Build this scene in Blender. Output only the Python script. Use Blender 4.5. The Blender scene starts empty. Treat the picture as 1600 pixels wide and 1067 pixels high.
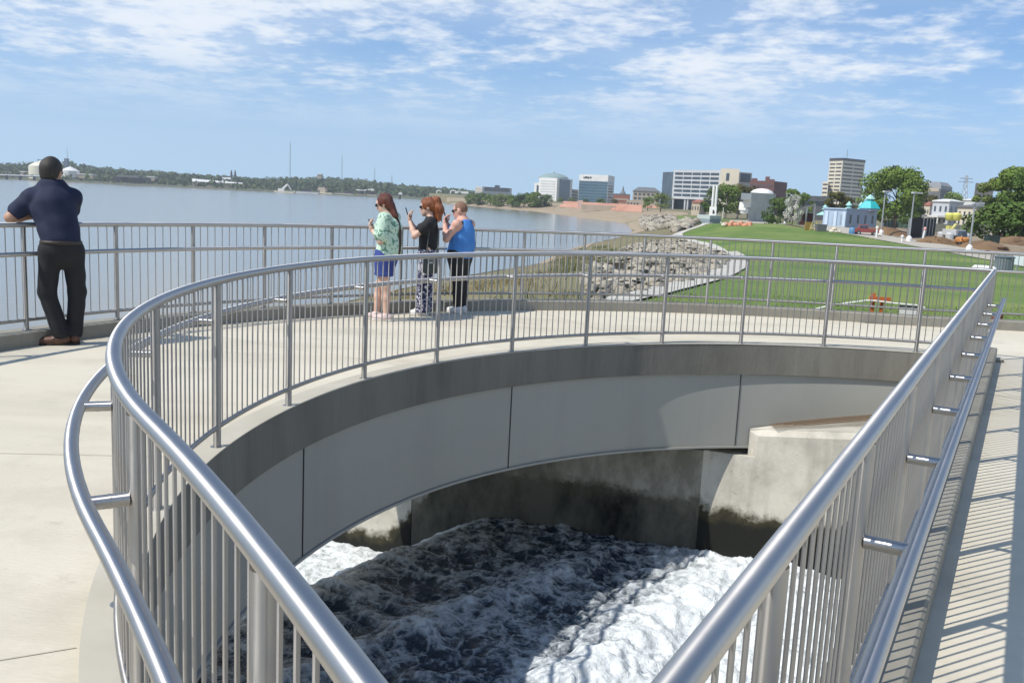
import bpy, bmesh, math, random
import numpy as np
from mathutils import Vector, Matrix

# ------------------------------------------------------------------ scene, camera, sky, sun
S = bpy.context.scene
COL = S.collection
R = math.radians
F_PX, C0 = 1430.0, 1.6                       # focal length in photo pixels, eye height over the deck
PITCH, ROLL = math.atan(226.5 / F_PX), R(2.8)
cam_d = bpy.data.cameras.new('camera'); cam = bpy.data.objects.new('camera', cam_d); COL.objects.link(cam)
cam_d.sensor_width = 36.0; cam_d.lens = 36.0 * F_PX / 1600.0
cam_d.clip_start = 0.05; cam_d.clip_end = 20000
cam.matrix_world = Matrix.Translation((0, 0, C0)) @ Matrix.Rotation(math.pi / 2 - PITCH, 4, 'X') @ Matrix.Rotation(ROLL, 4, 'Z')
S.camera = cam
S.view_settings.view_transform = 'Standard'; S.view_settings.look = 'None'
S.view_settings.exposure = 0.0; S.view_settings.gamma = 1.0

SUN_EL, SHADOW_AZ = R(51.5), R(29)             # shadows run to the right and slightly away
sun_dir = Vector((-math.cos(SHADOW_AZ) * math.cos(SUN_EL), -math.sin(SHADOW_AZ) * math.cos(SUN_EL), math.sin(SUN_EL)))
sd = bpy.data.lights.new('sun', 'SUN'); sd.energy = 5.0; sd.angle = R(0.53); sd.color = (1.0, 0.945, 0.855)
sun = bpy.data.objects.new('sun', sd); COL.objects.link(sun)
sun.rotation_euler = (-sun_dir).to_track_quat('-Z', 'Y').to_euler()

CLOUD_OFF, HAZE_DENSITY = 4.2, 0.00022
W = bpy.data.worlds.new('World'); S.world = W; W.use_nodes = True
def build_world():
    nt = W.node_tree; N = nt.nodes; L = nt.links; N.clear()
    out = N.new('ShaderNodeOutputWorld'); bg = N.new('ShaderNodeBackground'); bg.inputs[1].default_value = 0.13
    sky = N.new('ShaderNodeTexSky'); sky.sky_type = 'NISHITA'; sky.sun_disc = False
    sky.sun_elevation = SUN_EL; sky.sun_rotation = math.atan2(sun_dir.x, sun_dir.y)
    sky.air_density = 1.0; sky.dust_density = 0.6; sky.ozone_density = 2.2
    tc = N.new('ShaderNodeTexCoord'); sep = N.new('ShaderNodeSeparateXYZ'); L.new(tc.outputs['Generated'], sep.inputs[0])
    def m(op, a, b=None, clamp=False):
        n = N.new('ShaderNodeMath'); n.operation = op; n.use_clamp = clamp
        for i, v in enumerate((a, b)):
            if v is None: continue
            if isinstance(v, (int, float)): n.inputs[i].default_value = v
            else: L.new(v, n.inputs[i])
        return n.outputs[0]
    z = m('MAXIMUM', m('ADD', sep.outputs['Z'], 0.12), 0.02)   # a cloud layer seen in perspective
    cx = m('DIVIDE', sep.outputs['X'], z); cy = m('DIVIDE', sep.outputs['Y'], z)
    comb = N.new('ShaderNodeCombineXYZ'); L.new(cx, comb.inputs[0]); L.new(cy, comb.inputs[1])
    def noise(scale, detail, rough, dist=0.0, off=0.0):
        mp = N.new('ShaderNodeMapping'); mp.inputs['Location'].default_value = (off, off * 0.7, off)
        mp.inputs['Scale'].default_value = (scale, scale * 1.0, scale); L.new(comb.outputs[0], mp.inputs[0])
        n = N.new('ShaderNodeTexNoise'); n.inputs['Scale'].default_value = 1; n.inputs['Detail'].default_value = detail
        n.inputs['Roughness'].default_value = rough; n.inputs['Distortion'].default_value = dist
        L.new(mp.outputs[0], n.inputs['Vector']); return n.outputs[0]
    big = noise(0.62, 3, 0.5, 0.2, CLOUD_OFF); mid = noise(3.3, 9, 0.60, 0.1, 11.3); fine = noise(11.0, 6, 0.6, 0.1, 3.1)
    s = m('ADD', m('ADD', m('MULTIPLY', big, 0.75), m('MULTIPLY', mid, 0.72)), m('MULTIPLY', fine, 0.40))
    ramp = N.new('ShaderNodeMapRange'); ramp.inputs['From Min'].default_value = 0.765; ramp.inputs['From Max'].default_value = 1.05
    ramp.interpolation_type = 'SMOOTHSTEP'; L.new(s, ramp.inputs[0])
    up = N.new('ShaderNodeMapRange'); up.inputs['From Min'].default_value = 0.055; up.inputs['From Max'].default_value = 0.13
    L.new(sep.outputs['Z'], up.inputs[0])
    lift = N.new('ShaderNodeCombineXYZ'); L.new(sep.outputs['X'], lift.inputs[0]); L.new(sep.outputs['Y'], lift.inputs[1])
    L.new(m('ADD', m('MULTIPLY', m('MAXIMUM', sep.outputs['Z'], 0.0), 0.9), 0.14), lift.inputs[2])
    nrm = N.new('ShaderNodeVectorMath'); nrm.operation = 'NORMALIZE'; L.new(lift.outputs[0], nrm.inputs[0]); L.new(nrm.outputs[0], sky.inputs[0])
    over = N.new('ShaderNodeMapRange'); over.inputs['From Min'].default_value = 0.36; over.inputs['From Max'].default_value = 0.6; over.inputs['To Min'].default_value = 1; over.inputs['To Max'].default_value = 0.05; L.new(sep.outputs['Z'], over.inputs[0])   # clouds thinned overhead, out of view, to weaken the fill light
    mask = m('MULTIPLY', m('MULTIPLY', ramp.outputs[0], m('MULTIPLY', up.outputs[0], over.outputs[0])), 0.86)
    veil = N.new('ShaderNodeMapRange'); veil.inputs['From Min'].default_value = 0.36; veil.inputs['From Max'].default_value = 0.62; veil.inputs['To Max'].default_value = 0.42
    L.new(big, veil.inputs[0])
    mask = m('MAXIMUM', mask, m('MULTIPLY', veil.outputs[0], m('MULTIPLY', up.outputs[0], over.outputs[0])))       # thin high veil between the clouds
    cr = N.new('ShaderNodeMixRGB'); cr.inputs[1].default_value = (6.4, 7.1, 8.0, 1); cr.inputs[2].default_value = (8.0, 8.1, 8.2, 1)
    L.new(mid, cr.inputs[0])
    low = N.new('ShaderNodeMapRange'); low.inputs['From Min'].default_value = 0.22; low.inputs['From Max'].default_value = 0.0; low.inputs['To Max'].default_value = 0.6; low.interpolation_type = 'SMOOTHSTEP'
    L.new(sep.outputs['Z'], low.inputs[0])
    pale = N.new('ShaderNodeMixRGB'); pale.inputs[2].default_value = (4.3, 5.9, 7.2, 1); L.new(low.outputs[0], pale.inputs[0])
    tint = N.new('ShaderNodeMixRGB'); tint.blend_type = 'MULTIPLY'; tint.inputs[0].default_value = 1; tint.inputs[2].default_value = (0.87, 1.16, 1.35, 1)   # clear spring blue
    L.new(sky.outputs[0], tint.inputs[1]); L.new(tint.outputs[0], pale.inputs[1])
    mix = N.new('ShaderNodeMixRGB'); L.new(mask, mix.inputs[0]); L.new(pale.outputs[0], mix.inputs[1]); L.new(cr.outputs[0], mix.inputs[2])
    L.new(mix.outputs[0], bg.inputs[0]); L.new(bg.outputs[0], out.inputs[0])
build_world()

# ------------------------------------------------------------------ placing by photograph (pixel -> real point at a known height or distance)
def ray(x, y):
    a, b = (x - 800) / F_PX, -(y - 533.5) / F_PX
    c, s = math.cos(ROLL), math.sin(ROLL)
    X, Y = c * a - s * b, s * a + c * b
    return np.array([X, math.cos(PITCH) + Y * math.sin(PITCH), -math.sin(PITCH) + Y * math.cos(PITCH)])
def un(x, y, z=0.0):
    d = ray(x, y); return d * ((z - C0) / d[2]) + [0, 0, C0]
def at(x, y, D):
    d = ray(x, y); return d * (D / math.hypot(d[0], d[1])) + [0, 0, C0]

# ------------------------------------------------------------------ helpers
def tag(o, label=None, cat=None, group=None, kind=None):
    if label: o['label'] = label
    if cat: o['category'] = cat
    if group: o['group'] = group
    if kind: o['kind'] = kind
    return o
def link(name, me, mat=None, parent=None, smooth=False):
    o = bpy.data.objects.new(name, me); COL.objects.link(o)
    if mat is not None and not me.materials: me.materials.append(mat)
    if parent is not None:
        o.parent = parent; o.matrix_parent_inverse = parent.matrix_basis.inverted()
    if smooth and len(me.polygons): me.polygons.foreach_set('use_smooth', [True] * len(me.polygons))
    return o
def empty(name, loc, label=None, cat=None, group=None):
    o = bpy.data.objects.new(name, None); COL.objects.link(o); o.location = loc; o.empty_display_size = 0.2
    return tag(o, label, cat, group)
def mesh_np(name, V, Fq, mat=None, parent=None, smooth=False):
    V = np.asarray(V, np.float32); Fq = np.asarray(Fq, np.int32); k = Fq.shape[1]
    me = bpy.data.meshes.new(name); me.vertices.add(len(V)); me.vertices.foreach_set('co', V.ravel())
    me.loops.add(Fq.size); me.loops.foreach_set('vertex_index', Fq.ravel())
    me.polygons.add(len(Fq)); me.polygons.foreach_set('loop_start', np.arange(0, Fq.size, k, dtype=np.int32))
    me.update(calc_edges=True); me.validate()
    return link(name, me, mat, parent, smooth)
def unit(v):
    v = np.asarray(v, float); return v / (np.linalg.norm(v) + 1e-12)
class MB:
    """collects shapes; build() links them as one mesh object"""
    def __init__(s): s.v = []; s.f = []; s.m = []; s.uv = {}
    def add(s, V, Fs, mi=0):
        o = len(s.v); s.v += [tuple(map(float, p)) for p in V]; s.f += [[i + o for i in f] for f in Fs]; s.m += [mi] * len(Fs); return s
    def box(s, c, size, yaw=0.0, mi=0, taper=1.0):
        hx, hy, hz = [q / 2 for q in size]; cs, sn = math.cos(yaw), math.sin(yaw); V = []
        for z in (-hz, hz):
            k = taper if z > 0 else 1
            for x, y in ((-hx, -hy), (hx, -hy), (hx, hy), (-hx, hy)):
                V.append((c[0] + cs * x * k - sn * y * k, c[1] + sn * x * k + cs * y * k, c[2] + z))
        return s.add(V, [(3, 2, 1, 0), (4, 5, 6, 7), (0, 1, 5, 4), (1, 2, 6, 5), (2, 3, 7, 6), (3, 0, 4, 7)], mi)
    def tube(s, pts, r, n=8, mi=0, caps=True):
        pts = [np.asarray(p, float) for p in pts]; m = len(pts)
        rr = r if hasattr(r, '__len__') else [r] * m
        V = []; ref = None
        for i in range(m):
            t = unit(pts[min(i + 1, m - 1)] - pts[max(i - 1, 0)])
            if ref is None:
                ref = np.array([0, 0, 1.0]) if abs(t[2]) < 0.9 else np.array([1.0, 0, 0])
            u = unit(ref - t * (ref @ t)); w = np.cross(t, u); ref = u
            for k in range(n):
                a = 2 * math.pi * k / n; V.append(pts[i] + (u * math.cos(a) + w * math.sin(a)) * rr[i])
        Fs = []
        for i in range(m - 1):
            for k in range(n):
                a, b = i * n + k, i * n + (k + 1) % n; Fs.append((a, b, b + n, a + n))
        if caps: Fs += [tuple(range(n - 1, -1, -1)), tuple(range((m - 1) * n, m * n))]
        o = len(s.v)
        for i in range(m):
            for k in range(n): s.uv[o + i * n + k] = (i, k)
        return s.add(V, Fs, mi)
    def cyl(s, a, b, r, r2=None, n=10, mi=0): return s.tube([a, b], [r, r if r2 is None else r2], n, mi)
    def lathe(s, c, prof, n=16, mi=0, rot=0.0):
        V = []; Fs = []
        for r, z in prof:
            for k in range(n):
                a = rot + 2 * math.pi * k / n; V.append((c[0] + r * math.cos(a), c[1] + r * math.sin(a), c[2] + z))
        for i in range(len(prof) - 1):
            for k in range(n):
                a, b = i * n + k, i * n + (k + 1) % n; Fs.append((a, b, b + n, a + n))
        Fs += [tuple(range(n - 1, -1, -1)), tuple(range((len(prof) - 1) * n, len(prof) * n))]
        return s.add(V, Fs, mi)
    def prism(s, poly, z0, z1, mi=0):
        n = len(poly); V = [(p[0], p[1], z0) for p in poly] + [(p[0], p[1], z1) for p in poly]
        Fs = [tuple(range(n - 1, -1, -1)), tuple(range(n, 2 * n))] + [(i, (i + 1) % n, (i + 1) % n + n, i + n) for i in range(n)]
        return s.add(V, Fs, mi)
    def build(s, name, mat, parent=None, smooth=False, loc=None, yaw=0.0):
        me = bpy.data.meshes.new(name); me.from_pydata(s.v, [], s.f); 
        for q in (mat if isinstance(mat, (list, tuple)) else [mat]): me.materials.append(q)
        if s.uv:                                    # u runs along each tube: the grain of the brushed metal
            ul = me.uv_layers.new(name='UVMap'); vi = np.empty(len(me.loops), np.int32); me.loops.foreach_get('vertex_index', vi)
            ul.data.foreach_set('uv', np.array([s.uv.get(int(q), (0, 0)) for q in vi], np.float32).ravel())
        if any(s.m): me.polygons.foreach_set('material_index', s.m)
        me.update()
        bm = bmesh.new(); bm.from_mesh(me); bmesh.ops.recalc_face_normals(bm, faces=bm.faces); bm.to_mesh(me); bm.free()
        o = link(name, me, None, parent, False)
        if smooth:
            me.polygons.foreach_set('use_smooth', [True] * len(me.polygons))
            try: me.set_sharp_from_angle(angle=R(40))
            except Exception: pass
        if loc is not None: o.location = loc; o.rotation_euler.z = yaw
        return o
def copy_thing(root, loc=None, rotz=None, label=None, group=None, scale=None):
    c = root.copy(); COL.objects.link(c)
    if loc is not None: c.location = loc
    if rotz is not None: c.rotation_euler.z = rotz
    if scale is not None: c.scale = (scale,) * 3 if not hasattr(scale, '__len__') else scale
    if label: c['label'] = label
    if group: c['group'] = group
    def kids(a, b):
        for ch in list(a.children):
            k = ch.copy(); COL.objects.link(k); k.parent = b; k.matrix_parent_inverse = ch.matrix_parent_inverse.copy(); kids(ch, k)
    kids(root, c); return c

# ------------------------------------------------------------------ materials
MATS = {}
def material(name, col=(0.5, 0.5, 0.5), rough=0.7, metal=0.0, var=None, scale=3.0, detail=5.0, bump=0.0, bscale=None, aniso=None, spec=0.5, coords='Object', stretch=(1, 1, 1), var2=None, scale2=0.4, rvar=0.0, trans=0.0):
    """principled surface whose colour wanders between col, var (fine) and var2 (broad) with noise, with a noise bump"""
    if name in MATS: return MATS[name]
    m = bpy.data.materials.new(name); m.use_nodes = True; nt = m.node_tree; N, L = nt.nodes, nt.links
    b = N['Principled BSDF']; b.inputs['Base Color'].default_value = (*col, 1); b.inputs['Roughness'].default_value = rough
    b.inputs['Metallic'].default_value = metal; b.inputs['Specular IOR Level'].default_value = spec
    if trans: b.inputs['Transmission Weight'].default_value = trans
    tc = N.new('ShaderNodeTexCoord'); mp = N.new('ShaderNodeMapping'); mp.inputs['Scale'].default_value = stretch
    L.new(tc.outputs[coords], mp.inputs[0])
    def noise(sc, de, lo=0.35, hi=0.65):
        n = N.new('ShaderNodeTexNoise'); n.inputs['Scale'].default_value = sc; n.inputs['Detail'].default_value = de
        n.inputs['Roughness'].default_value = 0.6; L.new(mp.outputs[0], n.inputs['Vector'])
        r = N.new('ShaderNodeMapRange'); r.inputs['From Min'].default_value = lo; r.inputs['From Max'].default_value = hi
        L.new(n.outputs[0], r.inputs[0]); return n.outputs[0], r.outputs[0]
    cur = None
    if var:
        _, f = noise(scale, detail); mx = N.new('ShaderNodeMixRGB'); mx.inputs[1].default_value = (*col, 1); mx.inputs[2].default_value = (*var, 1)
        L.new(f, mx.inputs[0]); cur = mx.outputs[0]
    if var2:
        _, f = noise(scale2, 4); mx = N.new('ShaderNodeMixRGB'); mx.inputs[2].default_value = (*var2, 1)
        if cur is None: mx.inputs[1].default_value = (*col, 1)
        else: L.new(cur, mx.inputs[1])
        L.new(f, mx.inputs[0]); cur = mx.outputs[0]
    if cur is not None: L.new(cur, b.inputs['Base Color'])
    if rvar:
        raw, f = noise(scale * 1.7, 4); r = N.new('ShaderNodeMapRange'); r.inputs['To Min'].default_value = max(0.02, rough - rvar); r.inputs['To Max'].default_value = rough + rvar
        L.new(f, r.inputs[0]); L.new(r.outputs[0], b.inputs['Roughness'])
    if bump:
        raw, _ = noise(bscale or scale * 3, 8); bp = N.new('ShaderNodeBump'); bp.inputs['Strength'].default_value = bump; bp.inputs['Distance'].default_value = 0.02
        L.new(raw, bp.inputs['Height']); L.new(bp.outputs[0], b.inputs['Normal'])
    MATS[name] = m; return m
def nodes_of(m): return m.node_tree.nodes, m.node_tree.links, m.node_tree.nodes['Principled BSDF']
steel = material('brushed_stainless', (0.52, 0.505, 0.485), 0.44, 1.0, var=(0.48, 0.465, 0.45), scale=2.5, rvar=0.04)
def brushed(m, an):
    N, L, b = nodes_of(m); t = N.new('ShaderNodeTangent'); t.direction_type = 'UV_MAP'; t.uv_map = 'UVMap'; L.new(t.outputs[0], b.inputs['Tangent']); b.inputs['Anisotropic'].default_value = an
steel_bar = material('stainless_bar', (0.44, 0.42, 0.395), 0.42, 1.0, var=(0.37, 0.355, 0.335), scale=3, rvar=0.05)
steel_plain = material('plain_stainless', (0.45, 0.44, 0.42), 0.4, 1.0, var=(0.40, 0.39, 0.37), scale=8)
brushed(steel, .88); brushed(steel_bar, .8)
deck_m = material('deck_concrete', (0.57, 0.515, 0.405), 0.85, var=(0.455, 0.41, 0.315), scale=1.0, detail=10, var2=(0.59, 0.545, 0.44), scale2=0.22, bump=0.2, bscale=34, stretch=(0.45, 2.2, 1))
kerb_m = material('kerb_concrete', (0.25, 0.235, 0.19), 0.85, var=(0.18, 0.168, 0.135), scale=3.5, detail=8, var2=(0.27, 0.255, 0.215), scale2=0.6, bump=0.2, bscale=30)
beam_m = material('edge_beam_shaded', (0.175, 0.165, 0.14), 0.85, var=(0.13, 0.122, 0.10), scale=2.6, detail=9, var2=(0.20, 0.19, 0.16), scale2=0.7, bump=0.25, bscale=25, stretch=(1, 1, 0.45))  # colour lowered so that the beam's face looks shaded
girder_m = material('grey_girder_paint', (0.32, 0.322, 0.292), 0.5, var=(0.30, 0.302, 0.275), scale=1.2, var2=(0.335, 0.336, 0.31), scale2=0.35, bump=0.03, bscale=9)
dark_joint = material('panel_joint_gap', (0.045, 0.045, 0.045), 0.9)  # dark lines between the girder panels

def streaks(m, col, amount, lo=.5, hi=.72, sc=2.4, zs=.10):
    """drip marks and blotches over a wall"""
    N, L, b = nodes_of(m); src = b.inputs['Base Color'].links[0].from_socket; geo = N.new('ShaderNodeNewGeometry'); mp = N.new('ShaderNodeMapping'); mp.inputs['Scale'].default_value = (1, 1, zs); L.new(geo.outputs['Position'], mp.inputs[0])
    n = N.new('ShaderNodeTexNoise'); n.inputs['Scale'].default_value = sc; n.inputs['Detail'].default_value = 8; n.inputs['Roughness'].default_value = .7; L.new(mp.outputs[0], n.inputs['Vector'])
    r = N.new('ShaderNodeMapRange'); r.inputs[1].default_value = lo; r.inputs[2].default_value = hi; r.inputs[4].default_value = amount; L.new(n.outputs[0], r.inputs[0])
    x = N.new('ShaderNodeMixRGB'); x.inputs[2].default_value = (*col, 1); L.new(r.outputs[0], x.inputs[0]); L.new(src, x.inputs[1]); L.new(x.outputs[0], b.inputs['Base Color'])
streaks(beam_m, (.085, .08, .067), .6); streaks(beam_m, (.25, .24, .205), .45, .57, .7, 3.7, .07)
streaks(girder_m, (.235, .238, .22), .45, .5, .75, 1.6, .08)
streaks(kerb_m, (.13, .12, .095), .6); streaks(deck_m, (.38, .345, .27), .6, .52, .72, .8, 1.0); streaks(deck_m, (.33, .30, .235), .5, .60, .72, 5.0, 1.0)
beam_lit_top_m = material('edge_beam_lit', (0.46, 0.43, 0.36), 0.85, var=(0.40, 0.37, 0.30), scale=2.2, detail=8)  # lighter copy of the beam concrete: sunlight on its top put into colour
# ------------------------------------------------------------------ numpy noise
def vnoise(x, y, seed=0):
    xi = np.floor(x).astype(np.int64); yi = np.floor(y).astype(np.int64); fx = x - xi; fy = y - yi
    def h(a, b):
        n = (a * 374761393 + b * 668265263 + seed * 974634777) & 0x7fffffff
        n = ((n ^ (n >> 13)) * 1274126177) & 0x7fffffff
        return ((n ^ (n >> 16)) & 0xffff) / 65535.0
    u = fx * fx * fx * (fx * (fx * 6 - 15) + 10); v = fy * fy * fy * (fy * (fy * 6 - 15) + 10)
    return (h(xi, yi) * (1 - u) + h(xi + 1, yi) * u) * (1 - v) + (h(xi, yi + 1) * (1 - u) + h(xi + 1, yi + 1) * u) * v
def fbm(x, y, oct=5, seed=0, gain=0.5, ridged=False):
    s = 0; a = 1; t = 0
    for k in range(oct):
        n = vnoise(x * 2 ** k + 17.3 * k, y * 2 ** k - 9.1 * k, seed + k)
        if ridged: n = 1 - abs(2 * n - 1)
        s = s + a * n; t += a; a *= gain
    return s / t

# ------------------------------------------------------------------ plan of the round bridge
CI = np.array([3.72, 5.17]); RI = 5.45             # opening
CO = np.array([3.60, 4.85]); RO = 8.82             # inner face of the outer kerb
CH_O = np.array([-0.35, 0.0]); CH_D = unit([0.485, 0.875]); CH_N = np.array([CH_D[1], -CH_D[0]])   # straight side, CH_N points to the walkway
def chord(s, p): return CH_O + CH_D * s + CH_N * p
def circ_hit(o, d, c, r, far=True):
    v = o - c; b = v @ d; q = math.sqrt(max(0, b * b - (v @ v - r * r))); return (-b + q) if far else (-b - q)
S_NEAR, S_FAR = circ_hit(chord(0, 0), CH_D, CI, 5.5, False), circ_hit(chord(0, 0), CH_D, CI, 5.5, True)
A_FAR = math.degrees(math.atan2(*(chord(S_FAR, 0) - CI)[::-1])); A_NEAR = math.degrees(math.atan2(*(chord(S_NEAR, 0) - CI)[::-1])) % 360
KW_L, KW_R = -0.11, 0.134                          # straight kerb, across
def dirv(a): return np.array([math.cos(R(a)), math.sin(R(a))])
PO = chord((S_NEAR + S_FAR) / 2, -2.2)             # a point inside the opening
def r_arc(a):
    """radius of the railing line: a circle that flattens a little at the near end"""
    b = np.clip(1 - np.abs(np.asarray(a, float) % 360 - 174) / 40, 0, 1)
    return 5.5 - 0.045 * b * b * (3 - 2 * b) + 0.00115 * np.clip(np.asarray(a, float) % 360 - 214, 0, 40) ** 2
def inner_edge(a, off=0.0, p=KW_L):
    d = dirv(a); t = circ_hit(PO, d, CI, RI + off); den = d @ CH_N
    P = PO + d * t; an = math.degrees(math.atan2(*(P - CI)[::-1])); P = PO + d * (t + r_arc(an) - 5.5)
    if den > 1e-6: 
        tc = (p - (PO - CH_O) @ CH_N) / den
        if tc < t: P = PO + d * tc
    return P
Y_STRAIGHT = 13.42
def outer_edge(a, off=0.0):
    """outer boundary of the deck seen from PO at angle a"""
    d = dirv(a); t = circ_hit(PO, d, CO, RO + off); P = PO + d * t
    ang = math.degrees(math.atan2(*(P - CO)[::-1])) % 360
    if ang < 80 or ang > 262:
        ts = []
        if d[1] > 1e-6: ts.append((Y_STRAIGHT + off - PO[1]) / d[1])
        if d[1] < -1e-6: ts.append((-7.0 - PO[1]) / d[1])
        if d[0] > 1e-6: ts.append((22.0 - PO[0]) / d[0])
        if d[0] < -1e-6: ts.append((-3.0 - PO[0]) / d[0])
        P = PO + d * max(min(ts), 0)
    return P
angs = list(np.linspace(-180, 180, 361))
bridge = empty('round_footbridge', (-2.6, 9.5, 0), 'round concrete and steel footbridge curving over the foaming outfall', 'bridge')
def ring(name, rin, rout, z0, z1, mat, a0, a1, n, parent, centre=CI, smooth=True, sub=1):
    m = MB(); V = []; Fs = []
    for i in range(n + 1):
        ai = a0 + (a1 - a0) * i / n; d = dirv(ai); e = float(r_arc(ai)) - 5.5 if centre is CI else 0.0
        for r, z in ((rin + e, z0), (rout + e, z0), (rout + e, z1), (rin + e, z1)): V.append((*(centre + d * r), z))
    for i in range(n):
        for k in range(4): Fs.append((i * 4 + k, i * 4 + (k + 1) % 4, (i + 1) * 4 + (k + 1) % 4, (i + 1) * 4 + k))
    Fs += [(0, 1, 2, 3), tuple(n * 4 + k for k in (3, 2, 1, 0))]
    m.add(V, Fs); return m.build(name, mat, parent, smooth)
# deck slab (broom finished concrete): one closed slab with the opening in it
V = []; Fs = []
for a in angs[:-1]:
    p, q = inner_edge(a, 0.165, KW_R - 0.02), outer_edge(a, 0.02)
    V += [(*p, 0), (*q, 0), (*q, -0.28), (*p, -0.28)]
n = len(angs) - 1
for i in range(n):
    j = (i + 1) % n
    for k in range(4): Fs.append((i * 4 + k, i * 4 + (k + 1) % 4, j * 4 + (k + 1) % 4, j * 4 + k))
m = MB(); m.add(V, Fs); m.build('deck', deck_m, bridge)
# saw-cut joints of the deck
jm = material('saw_cut_joint', (0.43, 0.395, 0.31), 0.9)
for a in (112, 146, 180, 203.5, 222):
    p, q = CI + dirv(a) * (RI + 0.18), CO + dirv(a) * (RO - 0.02); t = unit(q - p); w = np.array([-t[1], t[0]]) * 0.003
    m = MB(); m.add([(*(p - w), 0.004), (*(p + w), 0.004), (*(q + w), 0.004), (*(q - w), 0.004)], [(0, 1, 2, 3)]); m.build('deck_joint', jm, bridge)
for s in (9.6,):
    p, q = chord(s, KW_R + 0.01), chord(s, 7.0); w = CH_D * 0.005
    m = MB(); m.add([(*(p - w), 0.004), (*(p + w), 0.004), (*(q + w), 0.004), (*(q - w), 0.004)], [(0, 1, 2, 3)]); m.build('deck_joint', jm, bridge)
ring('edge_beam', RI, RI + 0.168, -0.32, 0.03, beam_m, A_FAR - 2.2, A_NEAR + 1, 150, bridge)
ring('beam_lit_top', RI - 0.004, RI + 0.172, 0.031, 0.037, beam_lit_top_m, A_FAR - 2.2, A_NEAR + 1, 150, bridge)
girder = ring('girder', RI + 0.035, RI + 0.06, -1.19, -0.322, girder_m, A_FAR - 2.2, A_NEAR + 1, 150, bridge)
ring('girder_flange', RI + 0.015, RI + 0.26, -1.215, -1.192, girder_m, A_FAR - 2.2, A_NEAR + 1, 150, girder)
for a in (68.9, 100.7, 132.4, 164.3, 196.0, 227.6):
    ring('girder_joint', RI + 0.028, RI + 0.034, -1.19, -0.33, dark_joint, a - 0.05, a + 0.05, 1, girder, smooth=False)
ring('outer_girder', RO + 0.05, RO + 0.08, -1.0, -0.282, girder_m, 84, 236, 90, bridge, CO)
# straight kerb beside the walkway, and the outer kerb
m = MB(); k0, k1 = S_NEAR - 0.3, S_FAR + 0.1
c8 = 0.012
V = []
for s in (k0, k1):
    for p, z in ((KW_L, -0.32), (KW_R, -0.32), (KW_R, 0.15 - c8), (KW_R - c8, 0.15), (KW_L + c8, 0.15), (KW_L, 0.15 - c8)): V.append((*chord(s, p), z))
m.add(V, [(5, 4, 3, 2, 1, 0), (6, 7, 8, 9, 10, 11)] + [(i, (i + 1) % 6, (i + 1) % 6 + 6, i + 6) for i in range(6)])
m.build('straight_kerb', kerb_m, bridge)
outer_path = [CO + dirv(a) * RO for a in np.arange(262, 79.9, -1.0)]
tail = [np.array([x, Y_STRAIGHT - 0.012 * (x - 6)]) for x in (6.0, 7.5, 10, 14, 21.9)]
outer_path += tail
def offset_path(path, off):
    out = []
    for i, p in enumerate(path):
        t = unit(path[min(i + 1, len(path) - 1)] - path[max(i - 1, 0)]); out.append(p + np.array([-t[1], t[0]]) * off)
    return out
m = MB(); V = []; Fs = []
pi_, po_ = outer_path, offset_path(outer_path, 0.26)
for p, q in zip(pi_, po_):
    V += [(*p, -0.9), (*p, 0.128), (*(p + (q - p) * 0.05), 0.14), (*(q - (q - p) * 0.05), 0.14), (*q, 0.128), (*q, -0.9)]
for i in range(len(pi_) - 1):
    for k in range(6): Fs.append((i * 6 + k, i * 6 + (k + 1) % 6, i * 6 + 6 + (k + 1) % 6, i * 6 + 6 + k))
Fs += [(0, 1, 2, 3, 4, 5), tuple(len(V) - 1 - k for k in range(6))]
m.add(V, Fs); m.build('outer_kerb', kerb_m, bridge)

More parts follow.
